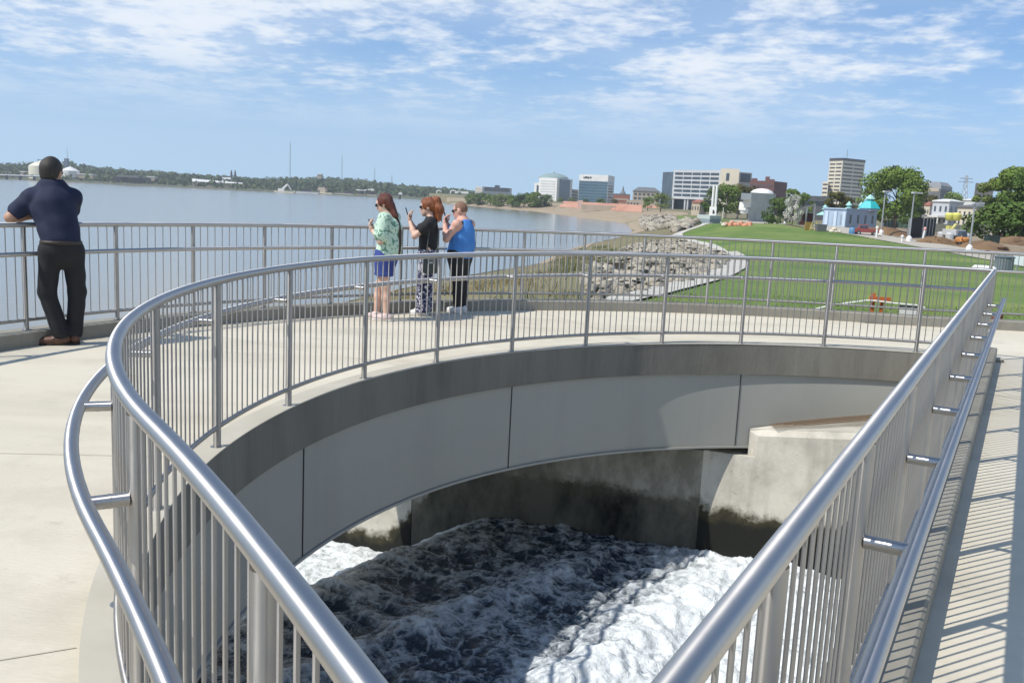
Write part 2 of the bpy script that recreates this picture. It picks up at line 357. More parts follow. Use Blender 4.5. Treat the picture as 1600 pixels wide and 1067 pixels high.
# ------------------------------------------------------------------ railings
class Path:
    def __init__(s, pts):
        s.p = np.array(pts, float); s.l = np.concatenate([[0], np.cumsum(np.linalg.norm(np.diff(s.p, axis=0), axis=1))])
    def at(s, d):
        return np.array([np.interp(d, s.l, s.p[:, 0]), np.interp(d, s.l, s.p[:, 1])])
    def tan(s, d): return unit(s.at(d + 0.02) - s.at(d - 0.02))
    def near(s, q): return s.l[np.argmin(np.linalg.norm(s.p - np.asarray(q)[None, :2], axis=1))]
def railing(name, label, path, post_s, z0, top_z, hand_z, low_z, side, nbar, hand_off=0.135, ends=(0, 0), hand_ends=(0, 0), rad=0.0245):
    """side=+1: handrail on the left of the path direction; posts at post_s; z0 is where the feet stand"""
    root = empty(name, (*path.at(post_s[len(post_s) // 2]), z0), label, 'railing')
    tot = path.l[-1]
    def line(a, b, off, z, step=0.12):
        k = max(2, int((b - a) / step)); out = []
        for i in range(k + 1):
            d = a + (b - a) * i / k; t = path.tan(min(max(d, 0.03), tot - 0.03)); out.append((*(path.at(d) + np.array([-t[1], t[0]]) * off * side), z))
        return out
    a, b = ends[0], tot - ends[1]
    MB().tube(line(a, b, 0, top_z), rad, 16).build('top_rail', steel, root, True)
    MB().tube(line(a + hand_ends[0], b - hand_ends[1], hand_off, hand_z), 0.0215, 14).build('handrail', steel, root, True)
    MB().tube(line(a, b, 0, low_z), 0.017, 10).build('bottom_rail', steel_bar, root, True)
    for d in post_s:
        p = path.at(d); t = path.tan(min(max(d, 0.03), tot - 0.03)); nrm = np.array([-t[1], t[0]]) * side
        m = MB().cyl((*p, z0), (*p, top_z - rad * 0.8), 0.0225, n=14)
        po = m.build('post', steel_bar, root, True)
        MB().lathe((*p, z0), [(0.045, 0.0), (0.045, 0.006), (0.024, 0.012)], 14).build('base_plate', steel_plain, po, True)
        if a + hand_ends[0] - 0.05 < d < b - hand_ends[1] + 0.05:
            q0, q1 = p + nrm * 0.02, p + nrm * (hand_off - 0.008)
            br = MB().cyl((*q0, hand_z), (*q1, hand_z), 0.0185, n=14); br.cyl((*(q0 + (q1 - q0) * .45), hand_z), (*(q0 + (q1 - q0) * .5), hand_z), 0.0195, n=14)
            br.build('handrail_bracket', steel, po, True)
    pos = []
    ds = sorted([a] + [q for q in post_s if a < q < b] + [b])
    for d0, d1 in zip(ds[:-1], ds[1:]):
        k = max(1, int(round((d1 - d0) / nbar)))
        pos += [path.at(d0 + (d1 - d0) * i / k) for i in range(1, k)]
    inview = []
    for p in pos:
        v = np.array([*p, 0.6]) - [0, 0, C0]; dep = v[1]
        inview.append(dep if dep > 0.3 and abs(v[0] / max(dep, .1)) < 0.64 else 1e3 + abs(dep))
    order = np.argsort(inview)
    first = None; rest = MB()
    for rank, i in enumerate(order):
        p = pos[i]
        if rank < 98:
            if first is None:
                first = MB().cyl((0, 0, low_z + 0.005), (0, 0, top_z - rad * 0.7), 0.0052, n=8)
                o = first.build('bar', steel_bar, None, True); first = o
            else:
                o = first.copy(); COL.objects.link(o)
            o.parent = root; o.matrix_parent_inverse = Matrix.Identity(4)
            o.location = (p[0] - root.location.x, p[1] - root.location.y, -root.location.z)
        else: rest.cyl((*p, low_z + 0.005), (*p, top_z - rad * 0.7), 0.0052, n=6)
    if rest.v: tag(rest.build('bar', steel_bar, root, True), kind='stuff')
    return root
arc = Path([CI + dirv(a) * r_arc(a) for a in np.arange(A_FAR, A_NEAR + 0.01, 0.5)])
arc_posts = [79.7, 90.4, 101.1, 111.6, 122.2, 132.6, 143.6, 154.4, 166.3, 178.3, 190.1, 201.0, 211.9, 222.8]
railing('curved_railing', 'stainless steel railing curving round the edge of the outfall opening', arc, [arc.near(CI + dirv(a) * r_arc(a)) for a in arc_posts],
        0.03, 1.03, 0.79, 0.155, -1, 0.08, hand_off=0.125, hand_ends=(0.05, 0.0))
chp = Path([chord(s, 0.0) for s in np.linspace(S_NEAR, S_FAR, 60)])
CH_POST0 = 2.66
railing('straight_railing', 'straight stainless steel railing receding beside the walkway to the right', chp, [s - S_NEAR for s in CH_POST0 + 0.985 * np.arange(-2, 9) if S_NEAR + 0.1 < s < S_FAR - 0.1] + [chp.l[-1] - 0.03],
        0.15, 1.03, 0.745, 0.262, -1, 0.08, hand_off=0.138, hand_ends=(0.0, 0.35))
orail = Path(offset_path([CO + dirv(a) * RO for a in np.arange(215, 79.9, -0.5)] + tail, 0.12))
op = [orail.near(CO + dirv(a) * (RO + 0.12)) for a in (155.8 - 6.115 * np.arange(-9, 13))]
d0 = max(op); d1 = orail.near((5.75, Y_STRAIGHT + 0.12)); op = sorted(op) + [d1 + 0.98 * k for k in range(0, 14) if d1 + 0.98 * k > d0 + 0.5]
railing('outer_railing', 'stainless steel railing along the outer edge where the four people stand', orail, op, 0.14, 1.12, 0.86, 0.235, -1, 0.098, hand_off=0.10)

# ------------------------------------------------------------------ outfall walls under the bridge
wall_m = material('weathered_wall_concrete', (0.53, 0.50, 0.43), 0.9, bump=0.25, bscale=18)
def algae(m, z_line, amp):
    N, L, b = nodes_of(m); geo = N.new('ShaderNodeNewGeometry'); sep = N.new('ShaderNodeSeparateXYZ'); L.new(geo.outputs['Position'], sep.inputs[0])
    def noise(sc, de, st=(1, 1, 1)):
        mp = N.new('ShaderNodeMapping'); mp.inputs['Scale'].default_value = st; L.new(geo.outputs['Position'], mp.inputs[0])
        n = N.new('ShaderNodeTexNoise'); n.inputs['Scale'].default_value = sc; n.inputs['Detail'].default_value = de; n.inputs['Roughness'].default_value = 0.65; L.new(mp.outputs[0], n.inputs['Vector']); return n.outputs[0]
    def mth(op, a, b2):
        n = N.new('ShaderNodeMath'); n.operation = op
        for i, v in enumerate((a, b2)):
            if isinstance(v, (int, float)): n.inputs[i].default_value = v
            else: L.new(v, n.inputs[i])
        return n.outputs[0]
    def mapr(v, a, b2, c=0, d=1):
        n = N.new('ShaderNodeMapRange'); n.inputs[1].default_value = a; n.inputs[2].default_value = b2; n.inputs[3].default_value = c; n.inputs[4].default_value = d; L.new(v, n.inputs[0]); return n.outputs[0]
    def mix(f, c1, c2):
        n = N.new('ShaderNodeMixRGB'); L.new(f, n.inputs[0])
        for i, c in ((1, c1), (2, c2)):
            if isinstance(c, tuple): n.inputs[i].default_value = (*c, 1)
            else: L.new(c, n.inputs[i])
        return n.outputs[0]
    base = mix(mapr(noise(2.2, 9), .38, .66), (0.56, 0.535, 0.465), (0.40, 0.38, 0.325))
    base = mix(mapr(noise(3.0, 6, (1, 1, 0.16)), .52, .72, 0, .55), base, (0.24, 0.225, 0.19))       # rain streaks
    base = mix(mapr(noise(14, 4), .62, .7, 0, .45), base, (0.2, 0.19, 0.16))
    zz = mth('ADD', mth('ADD', sep.outputs['Z'], mapr(sep.outputs['X'], -.7, -1.6, 0, 1.15)), mth('MULTIPLY', mth('SUBTRACT', noise(4.5, 9), 0.5), amp))
    f1 = mapr(zz, z_line + .09, z_line - .02); f2 = mapr(zz, z_line - .03, z_line - .14)
    L.new(mix(f2, mix(f1, base, (0.034, 0.030, 0.014)), (0.004, 0.005, 0.003)), b.inputs['Base Color'])
def shade_mottles(m): streaks(m, (.14, .135, .105), .85, .30, .55, 1.3, .5)       # dark mottles that also put the bridge's shade into the face's colour
algae(wall_m, -2.02, 0.5)
shaded_wall_m = material('shaded_wall_concrete', (.3, .3, .3), 0.9, bump=0.25, bscale=18); algae(shaded_wall_m, -1.98, 0.5)
shade_mottles(shaded_wall_m)
wall = empty('outfall_wall', (2.4, 10.8, -5.0), 'weathered concrete outfall wall with dark algae along the waterline', 'wall')
A_ = np.array([2.37, 10.70]); wd = unit([0.92, -0.39]); wn = np.array([0.39, 0.92])
B_ = np.array([2.94, 10.455])
L2 = np.array([-1.25, 11.95]); L1 = np.array([-5.5, 13.9])
m = MB(); m.prism([L2, A_, A_ + [0.75, 1.4], L2 + [0.6, 2.0]], -5.5, -1.31); m.build('shaded_face', shaded_wall_m, wall)
m = MB(); m.prism([L1, L2 + [-0.01, 0.004], L2 + [0.58, 2.0], L1 + [0.8, 2.2]], -5.5, -0.75); m.build('wing_face', wall_m, wall)
m = MB(); m.prism([A_ + wn * 0.004, B_, B_ + wn * 1.5, A_ + [0.76, 1.39]], -5.5, -1.30)
m.build('bearing_seat', wall_m, wall)
E_ = B_ + wd * 3.4
V = [(*B_, -5.5), (*E_, -5.5), (*(E_ + wn * 1.6), -5.5), (*(B_ + wn * 1.6), -5.5), (*B_, -1.0), (*E_, -0.62), (*(E_ + wn * 1.6), -0.56), (*(B_ + wn * 1.6), -0.93)]
# the block stops at the girder: its back follows the girder's curve
back = [CI + dirv(a) * (RI + 0.01) for a in np.linspace(99.0, 70, 12)]
poly = [B_, E_] + back[::-1]
def topz(p): s_ = (np.asarray(p) - B_) @ wd; return -0.985 + 0.2 * s_ / 1.25 if s_ < 1.25 else -0.785 + 0.08 * (s_ - 1.25)
ch = 0.05
nn = len(poly); V = [(*p, -5.5) for p in poly] + [(*p, topz(p) - (ch if i < 2 else 0)) for i, p in enumerate(poly)]
cen = np.mean(np.array(poly), axis=0); V += [(*(p + (wn * 0.07 + wd * (0.06 if i == 0 else 0) if i < 2 else np.zeros(2))), topz(p) + (0.02 if i < 2 else 0.03)) for i, p in enumerate(poly)]
Fq = [tuple(range(nn - 1, -1, -1))] + [(i, (i + 1) % nn, (i + 1) % nn + nn, i + nn) for i in range(nn)] + [(i + nn, (i + 1) % nn + nn, (i + 1) % nn + 2 * nn, i + 2 * nn) for i in range(nn)] + [tuple(range(2 * nn, 3 * nn))]
m = MB(); m.add(V, Fq); m.build('block', wall_m, wall)
grate_m = material('rusty_grating', (0.14, 0.10, 0.065), 0.7, 0.5, var=(0.22, 0.15, 0.09), scale=30)
m = MB()
for i, a in enumerate(np.linspace(96.5, 76, 70)):
    p, q = CI + dirv(a) * (RI - 0.015), CI + dirv(a) * (RI - 0.20 - 0.10 * min(1, (96.5 - a) / 10))
    z = topz((p + q) / 2) + 0.05; m.tube([(*p, z), (*q, z)], 0.006, 5)
for r in (0.03, 0.11, 0.19, 0.27):
    m.tube([(*(CI + dirv(a) * (RI - r)), topz(CI + dirv(a) * (RI - r)) + 0.055) for a in np.linspace(96.5 - r * 12, 76, 40)], 0.006, 5)
m.build('grating', grate_m, wall)
# head wall under the walkway and the far-side wall under the near half of the ring
m = MB(); m.prism([chord(S_NEAR - 0.2, KW_L + 0.002), chord(S_FAR + 0.4, KW_L + 0.002), chord(S_FAR + 0.4, 1.0), chord(S_NEAR - 0.2, 1.0)], -5.5, -0.325); m.build('head_wall', wall_m, wall)
m = MB(); pp = [CI + dirv(a) * (RI + 0.6) for a in np.linspace(A_NEAR, 206, 12)] + [np.array([-5.5, 1.6]), np.array([-5.5, -1.5]), np.array([0, -1.5])]
m.prism(pp, -5.5, -1.25); m.build('near_abutment', wall_m, wall)
# round outlet in the sunlit wall
oc = un(1325, 835, -2.0); k = ((B_ - oc[:2]) @ wn); 
oc2 = B_ + wd * 1.33
ou = empty('outlet_pipe', (*oc2, -2.1), 'dark round outlet pipe in the sunlit outfall wall', 'pipe')
pts = [(*(oc2 - wn * q), -2.12) for q in (-0.02, 0.07)]
m = MB(); nseg = 24
V = []
for q, r in ((-0.01, 0.36), (0.06, 0.36), (0.06, 0.31), (0.012, 0.31)):
    for i in range(nseg):
        a = 2 * math.pi * i / nseg; c = oc2 - wn * q + wd * math.cos(a) * r; V.append((*c, -2.12 + math.sin(a) * r))
Fs = [(j * nseg + i, j * nseg + (i + 1) % nseg, (j + 1) * nseg + (i + 1) % nseg, (j + 1) * nseg + i) for j in range(3) for i in range(nseg)]
m.add(V, Fs); m.build('rim', material('wet_iron', (0.03, 0.028, 0.022), 0.5), ou, True)
m = MB(); m.add(V[3 * nseg:], [tuple(range(nseg))]); m.build('pipe_hollow_stand_in', material('pipe_hollow_dark', (0.006, 0.006, 0.006), 0.9), ou)  # flat black disc: the dark of the hollow pipe put into colour

# ------------------------------------------------------------------ foaming water in the outfall
def foam_water():
    xs = np.arange(-8.5, 6.6, 0.028); ys = np.arange(0.0, 16.0, 0.028); X, Y = np.meshgrid(xs, ys)
    wx = X + 0.55 * (fbm(X * .9, Y * .9, 3, 5) - .5); wy = Y + 0.55 * (fbm(X * .9, Y * .9, 3, 9) - .5)
    u = (wx * 0.86 + wy * -0.5); v = (wx * 0.5 + wy * 0.86)             # flow runs towards the upper left
    low = fbm(u * .5, v * .7, 3, 1); mid = fbm(u * 1.9, v * 2.6, 4, 2, .5); rid = fbm(u * 2.3 + .5 * mid, v * 4.2 + .6 * mid, 5, 3, .55, True); rid2 = fbm(wx * 5.5, wy * 5.5, 4, 31, .55, True)
    def crest(p, q, w):
        p, q = np.array(p), np.array(q); d = unit(q - p); t = (X - p[0]) * d[0] + (Y - p[1]) * d[1]; s = (X - p[0]) * -d[1] + (Y - p[1]) * d[0]
        s = s + 0.35 * (mid - .5); L = np.linalg.norm(q - p)
        return np.exp(-(s / w) ** 2) * np.clip((t + .6) / 1.2, 0, 1) * np.clip((L + 1.0 - t) / 1.5, 0, 1)
    c1 = crest(un(380, 1067, -2.4)[:2], un(930, 850, -2.4)[:2], 0.20); c2 = crest(un(860, 1060, -2.4)[:2], un(1160, 880, -2.4)[:2], 0.32)
    c3 = crest(un(350, 965, -2.4)[:2], un(650, 838, -2.4)[:2], 0.34); c4 = crest(un(700, 960, -2.4)[:2], un(940, 1060, -2.4)[:2], 0.2)
    h = -2.60 + 0.11 * (low - .5) + 0.09 * (mid - .5) + 0.085 * (rid - .5) + 0.045 * (rid2 - .5) + 0.10 * c1 + 0.10 * c2 + 0.09 * c3 + 0.05 * c4
    p3_, q3_ = un(350, 965, -2.4)[:2], un(650, 838, -2.4)[:2]; d3 = unit(q3_ - p3_); s3 = (X - p3_[0]) * -d3[1] + (Y - p3_[1]) * d3[0]
    h -= 0.55 * np.clip(s3 - .05, 0, 1.4) + .10 * np.clip(-2.5 - X, 0, 6)      # drops away into the river
    foam_and_sun = -0.20 + 0.95 * (rid - .53) + 0.75 * (rid2 - .5) + 0.25 * (mid - .5) + 0.42 * c1 + 0.34 * c2 + 0.28 * c3 + .2 * c4
    edge = X * 0.80 - (Y - 8.3) * 0.42 - 0.35
    right = np.clip((edge + .35 * (low - .5)) / 0.9, 0, 1); foam_and_sun += 1.0 * right  # more foam on the sunlit side, less in shade: light put into the colour
    h += right * (.12 * (rid2 - .5) + .10 * (mid - .5))
    foam_and_sun += 0.95 * np.clip((s3 + .1) / .4, 0, 1)
    Vv = np.stack([X, Y, h], -1).reshape(-1, 3); ny, nx = X.shape; I = np.arange(nx * ny).reshape(ny, nx)
    Fq = np.stack([I[:-1, :-1], I[:-1, 1:], I[1:, 1:], I[1:, :-1]], -1).reshape(-1, 4)
    cx, cy = X[:-1, :-1].ravel(), Y[:-1, :-1].ravel()
    rr = np.hypot(cx - CO[0], cy - CO[1]); keep = ((rr < 9.3) | ((cx < 1) & (cy > 5) & (cy < 15)))
    keep &= ~((cy > 12.4 - 0.4 * (cx + 1)) & (cx > -1.0)) & (((cx + .35) * CH_N[0] + cy * CH_N[1]) < 0.2)
    Fq = Fq[keep]; used = np.unique(Fq); mp = np.full(len(Vv), -1); mp[used] = np.arange(len(used)); 
    m = bpy.data.materials.new('foaming_water'); m.use_nodes = True; N, L, b = nodes_of(m)
    at_ = N.new('ShaderNodeAttribute'); at_.attribute_name = 'foam_and_sun'
    tc = N.new('ShaderNodeTexCoord')
    def noise(sc, de, ro=.65):
        n = N.new('ShaderNodeTexNoise'); n.inputs['Scale'].default_value = sc; n.inputs['Detail'].default_value = de; n.inputs['Roughness'].default_value = ro; n.inputs['Distortion'].default_value = 0.6; L.new(tc.outputs['Object'], n.inputs['Vector']); return n.outputs[0]
    n1 = noise(9, 7); n2 = noise(34, 5)
    a = N.new('ShaderNodeMath'); a.operation = 'MULTIPLY_ADD'; a.inputs[1].default_value = 1.1; L.new(n1, a.inputs[0]); L.new(at_.outputs['Fac'], a.inputs[2])
    a2 = N.new('ShaderNodeMath'); a2.operation = 'MULTIPLY_ADD'; a2.inputs[1].default_value = 0.5; L.new(n2, a2.inputs[0]); L.new(a.outputs[0], a2.inputs[2])
    # lacy foam: two sizes of torn cells
    wv = N.new('ShaderNodeTexNoise'); wv.inputs['Scale'].default_value = 4; wv.inputs['Detail'].default_value = 5; L.new(tc.outputs['Object'], wv.inputs['Vector'])
    wm = N.new('ShaderNodeVectorMath'); wm.operation = 'MULTIPLY_ADD'; wm.inputs[1].default_value = (.45, .45, .45); L.new(wv.outputs['Color'], wm.inputs[0]); L.new(tc.outputs['Object'], wm.inputs[2])
    prev = a2.outputs[0]
    for sc_, wd_, am_ in ((4.5, .20, .40), (11.0, .24, .30)):
        vo = N.new('ShaderNodeTexVoronoi'); vo.feature = 'DISTANCE_TO_EDGE'; vo.inputs['Scale'].default_value = sc_; L.new(wm.outputs[0], vo.inputs['Vector'])
        mr = N.new('ShaderNodeMapRange'); mr.inputs[2].default_value = wd_; mr.inputs[3].default_value = am_; mr.inputs[4].default_value = 0; L.new(vo.outputs['Distance'], mr.inputs[0])
        ad = N.new('ShaderNodeMath'); ad.operation = 'ADD'; L.new(prev, ad.inputs[0]); L.new(mr.outputs[0], ad.inputs[1]); prev = ad.outputs[0]
    r = N.new('ShaderNodeMapRange'); r.inputs[1].default_value = 0.90; r.inputs[2].default_value = 1.98; L.new(prev, r.inputs[0])
    mx = N.new('ShaderNodeMixRGB'); mx.inputs[1].default_value = (0.010, 0.026, 0.048, 1); mx.inputs[2].default_value = (0.62, 0.66, 0.68, 1); L.new(r.outputs[0], mx.inputs[0]); L.new(mx.outputs[0], b.inputs['Base Color'])
    rr_ = N.new('ShaderNodeMapRange'); rr_.inputs[3].default_value = 0.08; rr_.inputs[4].default_value = 0.6; L.new(r.outputs[0], rr_.inputs[0]); L.new(rr_.outputs[0], b.inputs['Roughness'])
    bp = N.new('ShaderNodeBump'); bp.inputs['Strength'].default_value = 0.4; bp.inputs['Distance'].default_value = 0.05; L.new(prev, bp.inputs['Height']); L.new(bp.outputs[0], b.inputs['Normal'])
    o = mesh_np('rushing_water', Vv[used], mp[Fq], m, None, True); o['kind'] = 'structure'
    at2 = o.data.attributes.new('foam_and_sun', 'FLOAT', 'POINT'); at2.data.foreach_set('value', foam_and_sun.reshape(-1)[used].astype(np.float32))
foam_water()
# ------------------------------------------------------------------ land and river
Z_RIVER = -6.0
shore_px = [(560, 468), (700, 440), (840, 420), (880, 395), (960, 375), (990, 362), (980, 349), (900, 339), (830, 330), (780, 326), (735, 322), (700, 318.5)]
shore = [np.array(q, float) for q in ((-13, -40), (-13, 0), (-14, 14), (-15.5, 28), (-14, 46))] + [un(x, y, Z_RIVER)[:2] for x, y in shore_px]
river_poly = np.array(shore + [np.array([-150., 1400.]), np.array([-1500., 1400.]), np.array([-1500., -40.])])
def seg_dist(X, Y, pts, closed=False):
    P = np.asarray(pts, float); Q = np.roll(P, -1, 0) if closed else P[1:]; P0 = P if closed else P[:-1]
    best = np.full(np.shape(X), 1e9)
    for (ax, ay), (bx, by) in zip(P0, Q):
        dx, dy = bx - ax, by - ay; t = np.clip(((X - ax) * dx + (Y - ay) * dy) / (dx * dx + dy * dy + 1e-9), 0, 1)
        best = np.minimum(best, np.hypot(X - ax - t * dx, Y - ay - t * dy))
    return best
def inside(X, Y, poly):
    P = np.asarray(poly, float); c = np.zeros(np.shape(X), bool); n = len(P)
    for i in range(n):
        (x0, y0), (x1, y1) = P[i], P[(i + 1) % n]
        if y0 == y1: continue
        k = ((y0 > Y) != (y1 > Y)) & (X < (x1 - x0) * (Y - y0) / (y1 - y0) + x0); c ^= k
    return c
def height(X, Y):
    X = np.asarray(X, float); Y = np.asarray(Y, float)
    d = seg_dist(X, Y, shore); d = np.where(inside(X, Y, river_poly), -d, d)
    D = np.hypot(X, Y)
    zl = -0.52 - 1.0 * np.clip((D - 18) / 90, 0, 1) + 2.0 * np.clip((D - 420) / 500, 0, 1)
    w = np.interp(D, [15, 60, 120, 250, 500], [13, 27, 17, 15, 40])
    z = np.where(d < 0, Z_RIVER + np.maximum(d * 0.25, -3), Z_RIVER + (zl - Z_RIVER) * np.clip(d / w, 0, 1) ** 0.8)
    z = z + 0.10 * (fbm(X * .35, Y * .35, 3, 21) - .5) * np.clip((D - 15) / 10, 0, 1) * np.clip((12 - d + w) / 10, 0.15, 1)
    z = z + 1.5 * np.exp(-((X - 34) / 20) ** 2 - ((Y - 104) / 22) ** 2)      # grassy rise beside the path
    # dug out under the bridge and the outfall channel
    rr = np.hypot(X - CO[0], Y - CO[1]); dug = (rr < RO + 0.15) | ((X < -0.9) & (Y < 12.9 - 0.42 * (X + 1)) & (Y > -2) & (X > -16))
    return np.where(dug, np.minimum(z, -5.3), z)
def on_ground(px, py, dmax=1500):
    d = ray(px, py); h = math.hypot(d[0], d[1]); Ds = np.geomspace(14.3, dmax, 1500)
    X, Y, Z = d[0] / h * Ds, d[1] / h * Ds, C0 + d[2] / h * Ds; g = height(X, Y); k = np.argmax(Z <= g)
    if Z[k] > g[k]: k = len(Ds) - 1
    return np.array([X[k], Y[k], g[k]])
def hz(x, y): return float(height(np.array([x]), np.array([y]))[0])
ground_m = material('bank_earth', (0.20, 0.155, 0.095), 0.95, var=(0.13, 0.11, 0.055), scale=0.5, detail=10, var2=(0.17, 0.165, 0.07), scale2=0.06, bump=0.4, bscale=4)
sand_m = material('river_sand', (0.34, 0.27, 0.18), 0.95, var=(0.27, 0.205, 0.13), scale=0.35, detail=8, bump=0.2, bscale=4)
grass_m = material('mown_grass', (0.092, 0.170, 0.018), 0.9, var=(0.055, 0.115, 0.011), scale=1.4, detail=12, var2=(0.165, 0.210, 0.044), scale2=0.13, bump=0.55, bscale=14)
streaks(grass_m, (.21, .20, .07), .5, .57, .74, .5, 1.0); streaks(grass_m, (.045, .10, .010), .55, .52, .68, .06, 1.0)
path_m = material('path_concrete', (0.42, 0.385, 0.32), 0.9, var=(0.36, 0.33, 0.27), scale=0.6)
strip_m = material('kerb_strip_concrete', (0.50, 0.48, 0.42), 0.9, var=(0.42, 0.40, 0.35), scale=1.2)
dirt_m = material('building_site_dirt', (0.24, 0.175, 0.105), 0.95, var=(0.165, 0.115, 0.065), scale=0.35, detail=9, var2=(0.30, 0.235, 0.155), scale2=0.05, bump=0.3, bscale=3)
def polar_sheet(name, mat, a0, a1, na, r0, r1, nr, mask=None, dz=0.0):
    A = np.radians(np.linspace(a0, a1, na)); Rr = np.geomspace(r0, r1, nr); AA, RR = np.meshgrid(A, Rr); X, Y = np.sin(AA) * RR, np.cos(AA) * RR; Z = height(X, Y) + dz
    V = np.stack([X, Y, Z], -1).reshape(-1, 3); I = np.arange(na * nr).reshape(nr, na)
    Fq = np.stack([I[:-1, :-1], I[:-1, 1:], I[1:, 1:], I[1:, :-1]], -1).reshape(-1, 4)
    if mask is not None:
        c = V[Fq].mean(1); Fq = Fq[mask(c[:, 0], c[:, 1])]
        used = np.unique(Fq); mp = np.full(len(V), -1); mp[used] = np.arange(len(used)); V = V[used]; Fq = mp[Fq]
    return mesh_np(name, V, Fq, mat, None, True)
polar_sheet('ground', ground_m, -85, 95, 420, 5.5, 2600, 240)['kind'] = 'structure'
polar_sheet('sandy_beach', sand_m, -20, 20, 500, 60, 1000, 330, lambda X, Y: (seg_dist(X, Y, shore) < np.interp(np.hypot(X, Y), [60, 200, 300, 400, 700], [3, 6, 9, 42, 30])) & (~inside(X, Y, river_poly) | (seg_dist(X, Y, shore) < 3)), 0.05)['kind'] = 'structure'
edge_px = [(928, 476), (985, 464), (1030, 452), (1075, 441), (1110, 430), (1132, 418), (1139, 409), (1134, 399), (1105, 388), (1062, 376.5), (1048, 370), (1060, 364), (1082, 357), (1100, 351.5), (1118, 347)]
edge_w = [on_ground(x, y)[:2] for x, y in edge_px]
path_lo = [on_ground(x, y)[:2] for x, y in ((1140, 347), (1180, 349), (1230, 354), (1320, 366), (1420, 384), (1500, 399), (1560, 410), (1640, 427))]
path_hi = [on_ground(x, y)[:2] for x, y in ((1140, 344.5), (1185, 345.5), (1232, 350), (1322, 359.5), (1420, 375), (1500, 387), (1560, 396), (1640, 409))]
lawn_poly = np.array([(-1.2, 14.0)] + edge_w[0:1] + edge_w + path_lo + [(60, 30), (60, 9), (20, 14.0)])
lawn_far = np.array([on_ground(x, y)[:2] for x, y in ((1000, 339), (1060, 336), (1092, 340), (1300, 352), (1322, 359), (1232, 349.5), (1185, 345), (1140, 344), (1118, 346.5), (1092, 352), (1050, 343))])
lw = polar_sheet('lawn', grass_m, -10, 80, 700, 13.8, 330, 420, lambda X, Y: inside(X, Y, lawn_poly) & (np.hypot(X - CO[0], Y - CO[1]) > RO + .2), 0.03); lw['kind'] = 'structure'
polar_sheet('far_lawn', grass_m, 4, 32, 400, 80, 600, 240, lambda X, Y: inside(X, Y, lawn_far), 0.05)['kind'] = 'structure'
def ribbon(name, mat, A, B, dz, sub=12, kind='structure'):
    A, B = np.array(A), np.array(B); k = len(A); t = np.linspace(0, k - 1, (k - 1) * sub + 1)
    sm = lambda P, c: np.interp(t, range(k), P[:, c])
    def smooth(v):
        for _ in range(sub): v[1:-1] = (v[:-2] + 2 * v[1:-1] + v[2:]) / 4
        return v
    ax, ay, bx, by = [smooth(sm(P, c)) for P in (A, B) for c in (0, 1)]
    V = []; n = len(t)
    for q in np.linspace(0, 1, 5):
        x, y = ax + (bx - ax) * q, ay + (by - ay) * q; V.append(np.stack([x, y, height(x, y) + dz], -1))
    V = np.concatenate(V); Fq = [(i + j * n, i + 1 + j * n, i + 1 + (j + 1) * n, i + (j + 1) * n) for j in range(4) for i in range(n - 1)]
    o = mesh_np(name, V, Fq, mat, None, True); o['kind'] = kind; return o
ribbon('path', path_m, path_lo, path_hi, 0.07)
ew = np.array(edge_w); tn = np.gradient(ew, axis=0); tn /= np.linalg.norm(tn, axis=1)[:, None]; nr_ = np.stack([-tn[:, 1], tn[:, 0]], -1)
ribbon('concrete_edging', strip_m, ew - nr_ * np.linspace(0.55, 1.3, len(ew))[:, None], ew + nr_ * 0.12, 0.08)
dirt_poly = np.array([on_ground(x, y)[:2] for x, y in ((1322, 358.5), (1380, 352), (1440, 354), (1520, 360), (1640, 372), (1640, 408), (1560, 395), (1500, 386), (1420, 374))])
polar_sheet('dirt_lot', dirt_m, 18, 45, 420, 45, 330, 220, lambda X, Y: inside(X, Y, dirt_poly), 0.04)['kind'] = 'structure'
# river
riv_m = material('river_water', (0.17, 0.16, 0.125), 0.14, spec=0.5)
def river_bump():
    N, L, b = nodes_of(riv_m); tc = N.new('ShaderNodeTexCoord')
    prev = None
    for sc, st, dist in ((0.9, 0.22, 0.08), (0.12, 0.16, 0.4)):
        mp = N.new('ShaderNodeMapping'); mp.inputs['Rotation'].default_value = (0, 0, R(25)); mp.inputs['Scale'].default_value = (sc * 0.6, sc * 1.5, sc); L.new(tc.outputs['Object'], mp.inputs[0])
        n = N.new('ShaderNodeTexNoise'); n.inputs['Scale'].default_value = 1; n.inputs['Detail'].default_value = 5; L.new(mp.outputs[0], n.inputs['Vector'])
        bp = N.new('ShaderNodeBump'); bp.inputs['Strength'].default_value = st; bp.inputs['Distance'].default_value = dist; L.new(n.outputs[0], bp.inputs['Height'])
        if prev is not None: L.new(prev, bp.inputs['Normal'])
        prev = bp.outputs[0]
    L.new(prev, b.inputs['Normal'])
river_bump()
m = MB(); m.add([(-2600, -60, Z_RIVER), (-5.5, -60, Z_RIVER), (60, 100, Z_RIVER), (80, 620, Z_RIVER), (-20, 1500, Z_RIVER), (-2600, 1500, Z_RIVER)], [(0, 1, 2, 3, 4, 5)]); m.build('river', riv_m)['kind'] = 'structure'

